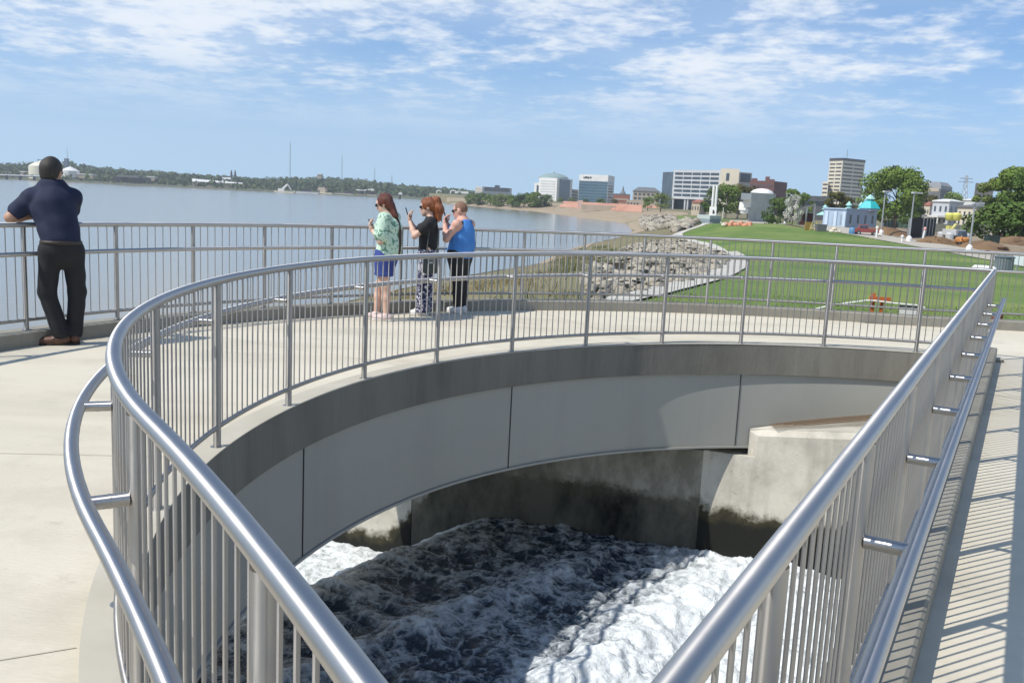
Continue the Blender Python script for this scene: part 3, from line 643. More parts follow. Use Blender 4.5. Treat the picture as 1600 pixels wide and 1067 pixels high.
# ------------------------------------------------------------------ far shore: bank, hills and wood
far_m = material('far_bank_earth', (0.13, 0.115, 0.075), 0.95, var=(0.09, 0.085, 0.045), scale=0.03, var2=(0.06, 0.085, 0.03), scale2=0.01)
shore_far = lambda az: 1040 - 4.0 * (az + 30)                     # distance of the far waterline by azimuth (degrees)
ridge = np.array([(-40, 255), (0, 252), (50, 252), (110, 250), (150, 258), (240, 265), (330, 272), (400, 277), (450, 275), (500, 275), (570, 279), (640, 289), (700, 294), (745, 301)], float)
def az_of(px, py): d = ray(px, py); return math.degrees(math.atan2(d[0], d[1]))
ridge_az = np.array([az_of(x, y) for x, y in ridge]); ridge_z = np.array([at(x, y, 1500)[2] for x, y in ridge])
def far_height(az, D):
    s = shore_far(az); top = np.interp(az, ridge_az, ridge_z) - 13
    return np.where(D < s, -8.0, np.where(D < s + 20, -8 + (D - s) / 20 * 3.2, -4.8 + np.clip((D - s - 110) / 420, 0, 1) ** 1.3 * (top + 4.8)))
def far_land():
    AZ, DD = np.meshgrid(np.linspace(-40, -1.2, 260), np.concatenate([np.linspace(870, 1120, 60), np.linspace(1130, 2400, 40)]))
    Z = far_height(AZ, DD) + 1.5 * (fbm(AZ * 2, DD * .01, 4, 3) - .5) * (DD > 1000); a = np.radians(AZ)
    V = np.stack([np.sin(a) * DD, np.cos(a) * DD, Z], -1).reshape(-1, 3); ny, nx = Z.shape; I = np.arange(nx * ny).reshape(ny, nx)
    mesh_np('hills', V, np.stack([I[:-1, :-1], I[:-1, 1:], I[1:, 1:], I[1:, :-1]], -1).reshape(-1, 4), far_m, None, True)['kind'] = 'structure'
far_land()
rng = np.random.default_rng(7)
def leaf_cloud(centers, radii, n, size, rg, flat=0.8):
    """n leaf quads spread in the shell of blobs"""
    k = rg.integers(0, len(centers), n) if np.ndim(radii) == 0 or len(set(np.round(radii, 6))) == 1 else rg.choice(len(centers), n, p=np.array(radii) ** 2 / np.sum(np.array(radii) ** 2))
    v = rg.normal(size=(n, 3)); v /= np.linalg.norm(v, axis=1)[:, None]; r = np.asarray(radii)[k] * (0.55 + 0.5 * rg.random(n))
    c = np.asarray(centers)[k] + v * r[:, None] * [1, 1, flat]
    nn = v + rg.normal(size=(n, 3)) * 0.55; nn[:, 2] += 0.25; nn /= np.linalg.norm(nn, axis=1)[:, None]
    a = np.cross(nn, rg.normal(size=(n, 3))); a /= np.linalg.norm(a, axis=1)[:, None] + 1e-9; b = np.cross(nn, a)
    s = (np.asarray(size) * (0.6 + 0.8 * rg.random(n)))[:, None]
    V = np.stack([c - a * s - b * s * .6, c + a * s - b * s * .6, c + a * s * .7 + b * s * .6, c - a * s * .7 + b * s * .6], 1).reshape(-1, 3)
    return V, np.arange(4 * n).reshape(-1, 4)
def foliage(name, c1, c2, c3, sc=1.0):
    m = material(name, c1, 0.75, var=c2, scale=2.2 * sc, detail=3, var2=c3, scale2=0.5 * sc, spec=0.2); return m
wood_m = foliage('far_wood_leaves', (0.055, 0.095, 0.032), (0.038, 0.070, 0.026), (0.09, 0.115, 0.04), 0.03)
def far_wood():
    cs, rs = [], []
    for az in np.arange(-38, -2.5, 0.085):
        for row in range(9):
            D = shore_far(az) + 18 + row * 62 + rng.random() * 60; a = az + rng.normal() * .08
            if row < 2 and rng.random() < 0.55: continue
            h = (5 + 7 * rng.random()) * (0.6 if row < 2 else 1.0); z = float(far_height(a, D)); p = (math.sin(R(a)) * D, math.cos(R(a)) * D)
            for k in range(2): cs.append((p[0] + rng.normal() * 3, p[1] + rng.normal() * 3, z + h * (0.45 + 0.35 * k))); rs.append(h * .42)
    V, Fq = leaf_cloud(np.array(cs), np.array(rs), 60000, 1.5, rng); o = mesh_np('far_wood', V, Fq, wood_m)
    tag(o, 'dark green wood covering the hills along the far shore', 'wood', kind='stuff')
far_wood()

# ------------------------------------------------------------------ trees
bark = material('tree_bark', (0.10, 0.08, 0.06), 0.95, var=(0.06, 0.048, 0.035), scale=6)
pale_bark = material('pale_bark', (0.30, 0.27, 0.22), 0.95, var=(0.2, 0.18, 0.15), scale=6)
leaf_green = foliage('leaves_green', (0.115, 0.185, 0.030), (0.075, 0.138, 0.022), (0.155, 0.210, 0.042))
leaf_dark = foliage('leaves_dark', (0.062, 0.112, 0.020), (0.042, 0.078, 0.015), (0.090, 0.140, 0.028))
leaf_light = foliage('leaves_light', (0.145, 0.195, 0.048), (0.105, 0.155, 0.036), (0.18, 0.21, 0.07))
leaf_olive = foliage('leaves_olive', (0.095, 0.095, 0.025), (0.065, 0.080, 0.020), (0.12, 0.10, 0.03))
blossom = foliage('white_blossom', (0.62, 0.60, 0.56), (0.48, 0.47, 0.42), (0.40, 0.42, 0.33))
def tree_proto(kind, leaf, seed, n=2200, trunk_m=bark):
    """unit-height tree: trunk with limbs, crown of leaf clumps"""
    rg = np.random.default_rng(seed); root = bpy.data.objects.new('tree', None)
    W_, base, shape = {'round': (0.40, 0.16, 1.0), 'tall': (0.26, 0.18, 1.0), 'bush': (0.62, 0.02, 0.85), 'loose': (0.36, 0.2, 1.0), 'wide': (0.5, 0.2, 0.9)}[kind]
    cs, rs = [], []
    nb = {'round': 26, 'tall': 22, 'bush': 22, 'loose': 20, 'wide': 30}[kind]
    for i in range(nb):
        t = rg.random() ** 0.9; z = base + (1 - base) * (0.08 + 0.84 * t); env = W_ * math.sqrt(max(0.05, 1 - (2 * t - 0.85) ** 2 / 1.6)) * (1 if t < .6 else 1 - .5 * (t - .6))
        a = rg.random() * 6.28; q = env * (0.35 + 0.6 * rg.random()); r = W_ * (0.24 + 0.2 * rg.random()) * (0.75 if kind == 'loose' else 1)
        cs.append((math.cos(a) * q, math.sin(a) * q, min(z, 1 - r * .8))); rs.append(r)
    V, Fq = leaf_cloud(np.array(cs), np.array(rs), n, {'loose': .019, 'bush': .034}.get(kind, .024) * (.72 if n > 5000 else 1), rg)
    tr = MB(); tr.tube([(0, 0, -0.02), (0.008, 0.004, base + .12), (0.0, -0.01, 0.55), (0.01, 0, 0.8)], [0.030, 0.022, 0.013, 0.004], 7)
    for i in range(7):
        c = np.array(cs[i]); z0 = base + 0.1 + 0.3 * rg.random(); tr.tube([(0, 0, z0 * .8), c * [0.5, 0.5, 1] * 0.5 + np.array([0, 0, z0 * .45]), c], [0.011, 0.008, 0.003], 5)
    return V, Fq, tr, leaf, trunk_m
PROTO = {}
def tree(kind, px, py_base, py_top, D, leaf, label, cat='tree', name='tree', seed=0, width=1.0, group=None, trunk_m=bark, n=2200):
    key = (kind, leaf.name, seed % 3)
    if D is None: b = on_ground(px, py_base); D = math.hypot(b[0], b[1])
    else: b = at(px, py_base, D)
    z = hz(b[0], b[1]) if D < 900 else b[2]; top = at(px, py_top, D)[2]; h = top - z
    root = empty(name, (b[0], b[1], z), label, cat, group)
    if key not in PROTO:
        V, Fq, tr, lf, tm = tree_proto(kind, leaf, seed + 11, n, trunk_m)
        PROTO[key] = (mesh_np('crown', V, Fq, lf, root), tr.build('trunk', tm, root)); crown, trunk = PROTO[key]
        for o in (crown, trunk): o.matrix_parent_inverse = Matrix.Identity(4)
    else:
        for o in PROTO[key]:
            c = o.copy(); COL.objects.link(c); c.parent = root; c.matrix_parent_inverse = Matrix.Identity(4)
    root.scale = (h * width, h * width, h); root.rotation_euler.z = (px * 0.37 + seed) % 6.28
    return root
# ------------------------------------------------------------------ buildings across the far view
glass_m = material('dark_window_glass', (0.035, 0.05, 0.07), 0.12, var=(0.06, 0.085, 0.11), scale=0.15)
blue_glass = material('blue_curtain_glass', (0.04, 0.085, 0.125), 0.1, var=(0.07, 0.13, 0.17), scale=0.08)
white_p = material('white_panel', (0.72, 0.71, 0.68), 0.7, var=(0.64, 0.63, 0.60), scale=0.2)
grey_p = material('pale_grey_panel', (0.50, 0.51, 0.52), 0.7, var=(0.44, 0.45, 0.46), scale=0.2)
cream_p = material('cream_wall', (0.62, 0.56, 0.44), 0.8, var=(0.56, 0.50, 0.39), scale=0.3)
brick_m = material('red_brick', (0.32, 0.12, 0.075), 0.85, var=(0.25, 0.09, 0.06), scale=0.6)
dkbrick_m = material('dark_brick', (0.13, 0.055, 0.045), 0.85, var=(0.10, 0.04, 0.035), scale=0.6)
slate_m = material('grey_roof', (0.15, 0.155, 0.16), 0.7, var=(0.11, 0.115, 0.12), scale=0.4)
tan_p = material('tan_stone', (0.46, 0.38, 0.29), 0.85, var=(0.40, 0.33, 0.25), scale=0.3)
dark_p = material('dark_metal', (0.035, 0.035, 0.04), 0.5)
steel_pt = material('galvanised_steel', (0.42, 0.43, 0.43), 0.45, 0.6, var=(0.36, 0.37, 0.37), scale=2)
def footprint(pts):                                # [(px, D), ...] seen left to right, then closed at the back
    return [at(x, 330, D)[:2] for x, D in pts]
def prism_b(name, poly, z0, z1, mat, parent): m = MB(); m.prism([tuple(p) for p in poly], z0, z1); return m.build(name, mat, parent)
def rows(name, p, q, z0, z1, n, fill, mat, parent, cols=1, cfill=0.86, proud=0.12, inset=0.02):
    """window bands on the wall from p to q: one part for each storey"""
    p, q = np.asarray(p), np.asarray(q); t = q - p; L = np.linalg.norm(t); t = t / L; nn = np.array([t[1], -t[0]])
    if nn @ (p + q) > 0: nn = -nn                   # towards the camera at the origin
    sep = name == 'window'
    for i in range(n):
        zc = z0 + (z1 - z0) * (i + .5) / n; h = (z1 - z0) / n * fill; m = MB()
        for c in range(cols):
            a, b = L * inset + L * (1 - 2 * inset) * (c + .5 - cfill / 2) / cols, L * inset + L * (1 - 2 * inset) * (c + .5 + cfill / 2) / cols
            m.prism([tuple(p + t * a), tuple(p + t * b), tuple(p + t * b + nn * proud), tuple(p + t * a + nn * proud)], zc - h / 2, zc + h / 2)
            if sep: m.build(name, mat, parent); m = MB()
        if m.v: m.build(name, mat, parent)
def Z(px, py, D): return float(at(px, py, D)[2])
def building(name, label, pts, top_py, mat, base=-3.0, depth=30, cat='building'):
    """pts: two or three (px, D) corners of the visible walls; returns the thing, its corners and its height"""
    P = footprint(pts); away = unit(np.mean(P, 0))
    back = [P[-1] + away * depth, P[0] + away * depth]
    D = np.mean([d for _, d in pts]); zt = Z(np.mean([x for x, _ in pts]), top_py, D); c = np.mean(P, 0)
    root = empty(name, (c[0], c[1], base), label, cat)
    prism_b('wall', P + back, base, zt, mat, root); return root, P, zt, P + back
# white riverside office with a dome behind
b, P, zt, fp = building('office_block', 'white riverside office block with a grey domed roof and dark right side', [(840, 700), (868, 690), (892, 716)], 279, white_p)
rows('window_band', P[0], P[1], zt - 17, zt - 1.5, 8, .42, grey_p, b); rows('window_band', P[1], P[2], zt - 17, zt - .5, 1, 1.0, glass_m, b, inset=.1)
m = MB(); cc = at(864, 300, 716); m.lathe((cc[0], cc[1], zt), [(11.5, 0), (11.3, 1.2), (8.5, 2.8), (4.5, 3.9), (1, 4.3), (0.8, 5.0)], 20); m.build('dome', material('verdigris_dome', (0.22, 0.30, 0.29), 0.6), b, True)
prism_b('side_wing', footprint([(833, 705), (840, 703)]) + [at(840, 330, 730)[:2], at(833, 330, 730)[:2]], -3, zt - 4, white_p, b)
prism_b('stair_slot', footprint([(836.5, 702.5), (838.8, 702)]) + [at(838.8, 330, 704)[:2], at(836.5, 330, 704)[:2]], -3, zt - 5.5, glass_m, b)
# blue glass tower
b, P, zt, fp = building('glass_office_tower', 'blue glass office tower with a white top band above the promenade', [(902, 640), (947, 634), (957, 655)], 274, white_p)
rows('window_band', P[0], P[1], -1, zt - 4.2, 8, .9, blue_glass, b, inset=0.005, cfill=.995)
rows('window_band', P[1], P[2], -1, zt - 4, 8, .5, glass_m, b, inset=0.05)
m = MB(); t_ = unit(P[1] - P[0]); nn_ = np.array([t_[1], -t_[0]])
for k, (w_, h_) in enumerate(((1.2, .7), (1.6, 1.0), (.8, 1.2), (1.3, .8))):
    c = P[0] + t_ * (3.6 + k * 1.5) + nn_ * 0.25; m.box((c[0], c[1], zt - 2.0 + (.2 if k % 2 else -.1)), (w_, .2, h_), math.atan2(t_[1], t_[0]))
m.build('roof_sign', dark_p, b)
# low brick and stone blocks of the old town
b, P, zt, fp = building('cream_office', 'small cream block glimpsed between the white office and the glass tower', [(891, 740), (902, 740)], 296, cream_p)
rows('window_band', P[0], P[1], zt - 8, zt - 1, 3, .4, glass_m, b)
b, P, zt, fp = building('brick_warehouse', 'low red brick warehouse right of the blue glass tower', [(957, 600), (983, 600)], 305, brick_m)
rows('window_band', P[0], P[1], zt - 7, zt - 1.2, 2, .35, tan_p, b); prism_b('roof', [p * 1.0 for p in fp], zt + .01, zt + .8, slate_m, b)
b, P, zt, fp = building('stone_hall', 'pale stone hall with a flat front below the church spire', [(978, 560), (998, 560)], 313, tan_p)
rows('window_band', P[0], P[1], zt - 4, zt - .6, 1, .5, glass_m, b, cols=4, cfill=.5)
b, P, zt, fp = building('civic_centre', 'beige civic building under a wide dark hipped roof', [(987, 700), (1029, 700)], 299, tan_p)
rows('window_band', P[0], P[1], zt - 7, zt - .8, 2, .5, glass_m, b, cols=6, cfill=.6)
m = MB(); r0 = np.array(fp); cR = r0.mean(0); V = [(*(cR + (p - cR) * 1.04), zt) for p in r0] + [(*(cR + (p - cR) * .6), Z(1007, 292.5, 700)) for p in r0]
m.add(V, [(0, 1, 5, 4), (1, 2, 6, 5), (2, 3, 7, 6), (3, 0, 4, 7), (4, 5, 6, 7)]); m.build('roof', slate_m, b)
c = at(973, 306, 760); b = empty('church', (c[0], c[1], -3), 'distant church with a slim dark spire left of the civic building', 'church')
m = MB(); m.box((c[0], c[1], (Z(973, 303, 760) - 3) / 2), (4, 4, Z(973, 303, 760) + 3), .3); m.build('tower', dkbrick_m, b); m = MB(); m.lathe((c[0], c[1], Z(973, 303, 760)), [(2.6, 0), (1.0, 2.5), (.1, 6.5)], 8); m.build('spire', slate_m, b)
b, P, zt, fp = building('brick_tower_block', 'narrow red brick block with pale window bands beside the large office', [(1036, 560), (1047, 556)], 279, brick_m, depth=18)
rows('window_band', P[0], P[1], 2, zt - 1, 6, .4, grey_p, b)
# large office on columns
b, P, zt, fp = building('large_office', 'long pale office with rows of dark windows standing on columns', [(1048, 520), (1122, 500)], 266, grey_p, base=4.6, depth=22)
rows('window_band', P[0], P[1], 5.6, zt - .8, 6, .56, glass_m, b, cols=5, cfill=.9, inset=.03)
for q in (.04, .3, .36, .62, .9):
    c = P[0] + (P[1] - P[0]) * q + unit(P[0]) * 1.2; m = MB(); m.cyl((c[0], c[1], -3), (c[0], c[1], 4.6), .55, n=10); m.build('column', grey_p, b)
prism_b('ground_floor', [P[0] * 1.012, P[1] * 1.012, P[1] * 1.04, P[0] * 1.04], -3, 4.6, glass_m, b)
prism_b('stair_core', footprint([(1044.5, 524), (1048.5, 520)]) + [P[0] * 1.03, P[0] * 1.03 - [6, 0]], -3, zt - 1, glass_m, b)
Q = footprint([(1121, 494), (1150, 492)]); prism_b('cream_core', Q + [Q[1] * 1.05, Q[0] * 1.05], -3, Z(1135, 263.5, 492), cream_p, b); rows('core_window', Q[0] + (Q[1] - Q[0]) * .3, Q[0] + (Q[1] - Q[0]) * .5, Z(1135, 283, 492), Z(1135, 270, 492), 1, .9, glass_m, b)
Q = footprint([(1150, 505), (1170, 512)]); prism_b('right_wing', Q + [Q[1] * 1.05, Q[0] * 1.05], -3, Z(1160, 269.5, 507), cream_p, b); rows('window_band', Q[0], Q[1], Z(1160, 286, 507), Z(1160, 270, 507), 1, .85, glass_m, b, inset=.05)
b, P, zt, fp = building('old_brick_hotel', 'dark red brick block with gabled parapets behind the trees', [(1168, 470), (1206, 462), (1226, 480)], 283.5, dkbrick_m)
for q0, q1, py in ((.05, .3, 279), (.62, .8, 276), (.8, 1.0, 280)):
    A, B = P[0] + (P[1] - P[0]) * q0, P[0] + (P[1] - P[0]) * q1; prism_b('parapet', [A, B, B * 1.02, A * 1.02], zt, Z(1190, py, 466), dkbrick_m, b)
rows('window_band', P[0], P[1], zt - 9, zt - 1, 3, .4, glass_m, b, cols=8, cfill=.4)
# stepped tower
b, P, zt, fp = building('tower_block', 'tall beige tower block with dark window bands and a dark crown', [(1288.5, 880), (1309, 866), (1343.5, 892)], 252, cream_p, depth=26)
rows('window_band', P[0], P[1], 3, zt - 1.4, 13, .38, dark_p, b, cols=2, cfill=.82); rows('window_band', P[1], P[2], 3, zt - 1.4, 13, .40, dark_p, b, cols=2, cfill=.9)
cR = np.mean(fp, 0); prism_b('crown', [cR + (p - cR) * 1.02 for p in fp], zt, zt + 2.2, dark_p, b); m = MB(); m.cyl((*cR, zt), (*cR, zt + 11), .18, n=6); m.build('antenna', dark_p, b)
Q = footprint([(1281, 872), (1290, 866)]); prism_b('lower_step', Q + [Q[1] * 1.03, Q[0] * 1.03], -3, Z(1285, 284, 868), cream_p, b); rows('window_band', Q[0], Q[1], 2, Z(1285, 285, 868), 7, .38, dark_p, b)
# arena
b, P, zt, fp = building('arena', 'large grey arena with a banded dark roof behind the big tree', [(1426, 520), (1466, 505), (1484, 530)], 296, slate_m, depth=60)
cR = np.mean(fp, 0); m = MB(); z2 = Z(1450, 283.5, 515); n_ = len(fp); V = [(*p, zt) for p in fp] + [(*(cR + (p - cR) * .97), zt + (z2 - zt) * .45) for p in fp] + [(*(cR + (p - cR) * .72), z2) for p in fp]
m.add(V, [(i + j * n_, (i + 1) % n_ + j * n_, (i + 1) % n_ + (j + 1) * n_, i + (j + 1) * n_) for j in range(2) for i in range(n_)] + [tuple(2 * n_ + i for i in range(n_))]); m.build('roof', material('arena_roof', (0.22, 0.22, 0.22), .6), b)
rows('pale_band', P[0], P[1], zt - 1.5, zt + .4, 1, .8, tan_p, b, inset=0)
b, P, zt, fp = building('stone_block', 'tan stone block with square windows behind the right hand trees', [(1519, 420), (1548, 430)], 287, tan_p, depth=20)
rows('window_band', P[0], P[1], zt - 9, zt - 1, 3, .45, glass_m, b, cols=5, cfill=.4)
# domed white hall with an overhanging block
b, P, zt, fp = building('domed_hall', 'white windowless hall with a low white dome beyond the lawn', [(1170, 222), (1210, 232)], 302, material('hall_wall', (0.50, 0.50, 0.47), .8, var=(.43, .43, .40), scale=.5), depth=16, base=-2.5)
c = at(1191, 300, 236); m = MB(); m.lathe((c[0], c[1], zt - .2), [(2.9, 0), (2.75, .5), (2.2, 1.0), (1.3, 1.35), (.1, 1.5)], 20); m.build('dome', white_p, b, True)
Q = footprint([(1156, 214), (1172, 216)]); prism_b('overhang', Q + [Q[1] * 1.04, Q[0] * 1.04], Z(1164, 312, 215), Z(1164, 302, 215), white_p, b)
m = MB(); c0 = at(1165, 312, 218)
for k, (dx, py, s) in enumerate(((0.4, 315, 1.5), (.0, 320, 2.0), (-.3, 325, 1.8), (-.1, 330, 1.3))): m.box((c0[0] + dx, c0[1], Z(1165, py, 218)), (s, 1.6, 1.1), .5 * k)
m.build('sculpted_block', white_p, b)
# long low buildings and shelters
b, P, zt, fp = building('long_grey_hall', 'long low grey hall with a flat roof behind the open shelter', [(1240, 330), (1292, 335)], 306, slate_m, depth=14)
rows('window_band', P[0], P[1], zt - 3.2, zt - 1.5, 1, .7, glass_m, b)
c = at(1260, 338, 190); zg = hz(c[0], c[1]); b = empty('open_shelter', (c[0], c[1], zg), 'dark open shelter with a sloping roof left of the pale blue pavilion', 'shelter')
A, B = at(1247, 330, 188), at(1274, 330, 188); zA, zB = Z(1247, 329, 188), Z(1270, 320.5, 188); away = unit(A[:2]) * 7
m = MB(); m.add([(*A[:2], zA), (*B[:2], zB), (*(B[:2] + away), zB), (*(A[:2] + away), zA), (*A[:2], zA + .35), (*B[:2], zB + .35), (*(B[:2] + away), zB + .35), (*(A[:2] + away), zA + .35)], [(0, 1, 2, 3), (4, 5, 6, 7), (0, 1, 5, 4), (1, 2, 6, 5), (2, 3, 7, 6), (3, 0, 4, 7)]); m.build('roof', slate_m, b)
for q in (.08, .5, .95):
    p = A + (B - A) * q; m = MB(); m.box((p[0], p[1], (zg + zA + (zB - zA) * q) / 2), (.25, .25, zA + (zB - zA) * q - zg)); m.build('post', steel_pt, b)
m = MB(); p = (A + B) / 2; m.box((p[0] + away[0] * .8, p[1] + away[1] * .8, zg + 1.3), (3.2, .3, 2.6)); m.build('back_wall', material('dark_red_wall', (.08, .02, .018), .8), b)
# pale blue pavilion with teal roofs
teal = material('teal_roof', (0.03, 0.42, 0.42), .45, var=(.025, .36, .37), scale=1.5); teal2 = material('pale_teal_finial', (0.30, 0.55, 0.50), .6)
pale_blue = material('pale_blue_wall', (0.36, 0.44, 0.56), .75, var=(.32, .40, .51), scale=.8)
DP = 128; P = footprint([(1287, 131), (1323, DP), (1371, 138)]); zb = hz(*P[1]) - .1; zt = Z(1305, 327, 129)
pav = empty('pavilion', (*P[1], zb), 'pale blue pavilion with bright teal peaked roofs beside the path', 'pavilion')
bk = [P[2] + P[0] - P[1]]; prism_b('wall', P + bk, zb, zt, pale_blue, pav)
cR = np.mean(P + bk, 0); prism_b('cornice', [cR + (p - cR) * 1.03 for p in P + bk], zt, zt + .18, pale_blue, pav)
for i in range(3):
    A, B = P[0], P[1]; t = B - A; nn_ = unit([t[1], -t[0]]); nn_ = nn_ if nn_ @ A < 0 else -nn_; q = .12 + .38 * i
    a_, b_ = A + t * q, A + t * (q + .13); prism_b('pilaster', [a_, b_, b_ + nn_ * .16, a_ + nn_ * .16], zb, zt - .3, material('pale_blue_trim', (.48, .56, .68), .7), pav)
rows('window', P[0], P[1], zb + .9, zt - .6, 1, .9, material('grey_blue_louvre', (.24, .29, .36), .6), pav, cols=3, cfill=.34, proud=.05)
rows('window', P[1], P[2], zb + 1.0, zt - .5, 1, .8, glass_m, pav, cols=4, cfill=.2, proud=.05)
def peak(px, py_base, py_top, D, r, mat, parent, name, n=6):
    c = at(px, py_base, D); h = Z(px, py_top, D) - c[2]; m = MB()
    m.lathe((c[0], c[1], c[2]), [(r, 0), (r * 1.0, h * .02), (r * .52, h * .55), (r * .30, h * .62)], n, rot=.3); return m.build(name, mat, parent), c, h
o, c, h = peak(1358, 326, 306, 136, 1.55, teal, pav, 'peaked_roof')
m = MB(); m.lathe((c[0], c[1], c[2] + h * .62), [(.42, 0), (.42, h * .12), (.75, h * .13), (.05, h * .48)], 6, rot=.3); m.build('finial', teal2, o)
m = MB(); m.lathe((c[0], c[1], zt), [(1.35, 0), (1.35, c[2] - zt + .02)], 6, rot=.3); m.build('lantern', pale_blue, pav)
for px, pb, ptp, D, r in ((1326, 326, 314, 131, .5), (1345.5, 327, 315, 140, .55), (1289, 326.5, 319, 133, .4)):
    c = at(px, pb, D); h = Z(px, ptp, D) - c[2]; m = MB(); m.lathe((c[0], c[1], c[2] - .1), [(r, 0), (r, h * .18), (r * .45, h * .25), (r * .45, h * .5), (r * .95, h * .52), (.03, h * 1.05)], 8); m.build('small_finial', teal2, pav)
A = at(1285, 336, 133); m = MB(); m.add([(A[0] - .9, A[1], Z(1281, 336, 133)), (A[0] + .8, A[1] - .6, Z(1281, 336, 133)), (A[0] + .8, A[1] + 1.5, Z(1281, 336, 133)), (A[0] + .75, A[1] + .3, Z(1288, 326, 133))], [(0, 1, 3), (1, 2, 3), (2, 0, 3), (0, 2, 1)]); m.build('porch_roof', teal2, pav)
# houses on the right
def house(label, px0, px1, py_eave, py_top, D, wall, roof_m, hip=True, porch=False, pyb=350, rowsn=2, cols=4):
    P = footprint([(px0, D), ((px0 * .45 + px1 * .55), D - 6), (px1, D + 4)]); away = unit(P[1]) * 12; fp = P + [P[2] + away * .9, P[0] + away * .9]
    zb = min(hz(*P[1]), Z((px0 + px1) / 2, pyb, D)) - .5; zt = Z((px0 + px1) / 2, py_eave, D); c = np.mean(P, 0)
    h = empty('house', (c[0], c[1], zb), label, 'house'); prism_b('wall', fp, zb, zt, wall, h)
    cR = np.mean(fp, 0); zr = Z((px0 + px1) / 2, py_top, D); n_ = len(fp); m = MB(); V = [(*(cR + (p - cR) * 1.06), zt) for p in fp] + [(*(cR + (p - cR) * 1.06), zt + .3) for p in fp] + [(*(cR + (p - cR) * .35), zr) for p in fp]
    m.add(V, [(i + j * n_, (i + 1) % n_ + j * n_, (i + 1) % n_ + (j + 1) * n_, i + (j + 1) * n_) for j in range(2) for i in range(n_)] + [tuple(2 * n_ + i for i in range(n_)), tuple(range(n_ - 1, -1, -1))]); m.build('roof', roof_m, h)
    for a_, b_ in ((P[0], P[1]), (P[1], P[2])): rows('window', a_, b_, zb + 1.5, zt - .5, rowsn, .5, glass_m, h, cols=cols, cfill=.34, proud=.06)
    if porch:
        t = P[1] - P[0]; nn_ = unit([t[1], -t[0]]); nn_ = nn_ if nn_ @ P[0] < 0 else -nn_; zp = zb + (zt - zb) * .45
        pr = prism_b('porch_roof', [P[0] - t * .1, P[1] - t * .15, P[1] - t * .15 + nn_ * 2.4, P[0] - t * .1 + nn_ * 2.4], zp, zp + .5, white_p, h)
        for q in (-.08, .25, .55, .82):
            c = P[0] + t * q + nn_ * 2.2; m = MB(); m.box((c[0], c[1], (zb + zp) / 2), (.3, .3, zp - zb)); m.build('porch_post', white_p, h)
    return h
house('grey white two storey house with a white porch behind the site fence', 1456, 1504, 316, 311, 285, grey_p, white_p, porch=True, cols=3)
house('cream two storey house with arched ground floor windows right of the yellow lift', 1496, 1553, 325, 320, 262, cream_p, slate_m, cols=4)
house('small white gabled house left of the grey porch house', 1428, 1446, 332, 324, 270, white_p, slate_m, cols=2)
house('red roofed house half hidden behind the street lamps', 1443, 1460, 322, 315, 310, cream_p, brick_m, cols=2)
house('white flat roofed building behind the cream house', 1503, 1530, 314, 310.5, 330, white_p, white_p, cols=3)
house('low red roofed pavilion under the large office', 1080, 1103, 317.5, 312, 300, tan_p, brick_m, rowsn=1, cols=3, pyb=326)
# far shore industry
def far_thing(name, label, cat, px, py, D): c = at(px, py, D); return empty(name, (c[0], c[1], c[2]), label, cat), c
D1 = 1120
tank_m = material('cream_tank_paint', (0.68, 0.64, 0.50), .6, var=(.6, .56, .43), scale=.05)
t, c = far_thing('storage_tank', 'large cream storage tank on the far shore behind the man', 'tank', 66, 274, D1)
z1 = Z(66, 260, D1); m = MB(); m.lathe(c, [(13, -4), (13, z1 - c[2])], 28); m.build('shell', tank_m, t, True); m = MB(); m.lathe((c[0], c[1], z1), [(13, .02), (8, 3.2), (2, 5.5), (.2, 5.8)], 28); m.build('roof', tank_m, t, True); m = MB(); m.box((c[0], c[1], z1 + 6.6), (9, 2, .6)); m.box((c[0] - 4, c[1], z1 + 5.4), (.5, .5, 2.4)); m.build('walkway', dark_p, t)
t, c = far_thing('storage_dome', 'white storage dome with a conical top on the far shore', 'tank', 110, 272, D1 + 20)
z1 = Z(110, 267, D1 + 20); m = MB(); m.lathe(c, [(9.5, -4), (9.5, z1 - c[2]), (5, z1 - c[2] + 2.6), (.3, z1 - c[2] + 4.4)], 24); m.build('shell', white_p, t, True); m = MB(); m.cyl((c[0], c[1], z1 + 4), (c[0], c[1], z1 + 5.2), .8, n=8); m.build('vent', white_p, t)
t, c = far_thing('silo_tower', 'blue grey silo tower with a thin mast behind the white dome', 'tower', 104.5, 268, D1 + 90)
z1 = Z(104.5, 248, D1 + 90); m = MB(); m.box((c[0], c[1], (c[2] - 4 + z1) / 2), (4, 4, z1 - c[2] + 4)); m.build('shaft', material('blue_grey_steel', (.10, .13, .18), .6), t); m = MB(); m.cyl((c[0] + 1, c[1], z1), (c[0] + 1, c[1], Z(105, 230, D1 + 90)), .35, .2, 6); m.build('mast', steel_pt, t)
t, c = far_thing('long_shed', 'long low white shed stretching along the far shore', 'shed', 340, 288, 1090)
A, B = at(300, 288, 1090), at(381, 291.5, 1090); zt = Z(340, 284, 1090); aw = unit(A[:2]) * 30
prism_b('wall', [A[:2], B[:2], B[:2] + aw, A[:2] + aw], A[2] - 4, zt - 1, tan_p, t); m = MB(); m.add([(*A[:2], zt - 1), (*B[:2], zt - 2.5), (*(B[:2] + aw), zt), (*(A[:2] + aw), zt + 2)], [(0, 1, 2, 3)]); m.build('roof', white_p, t)
stk = material('dark_stack', (.05, .06, .08), .7)
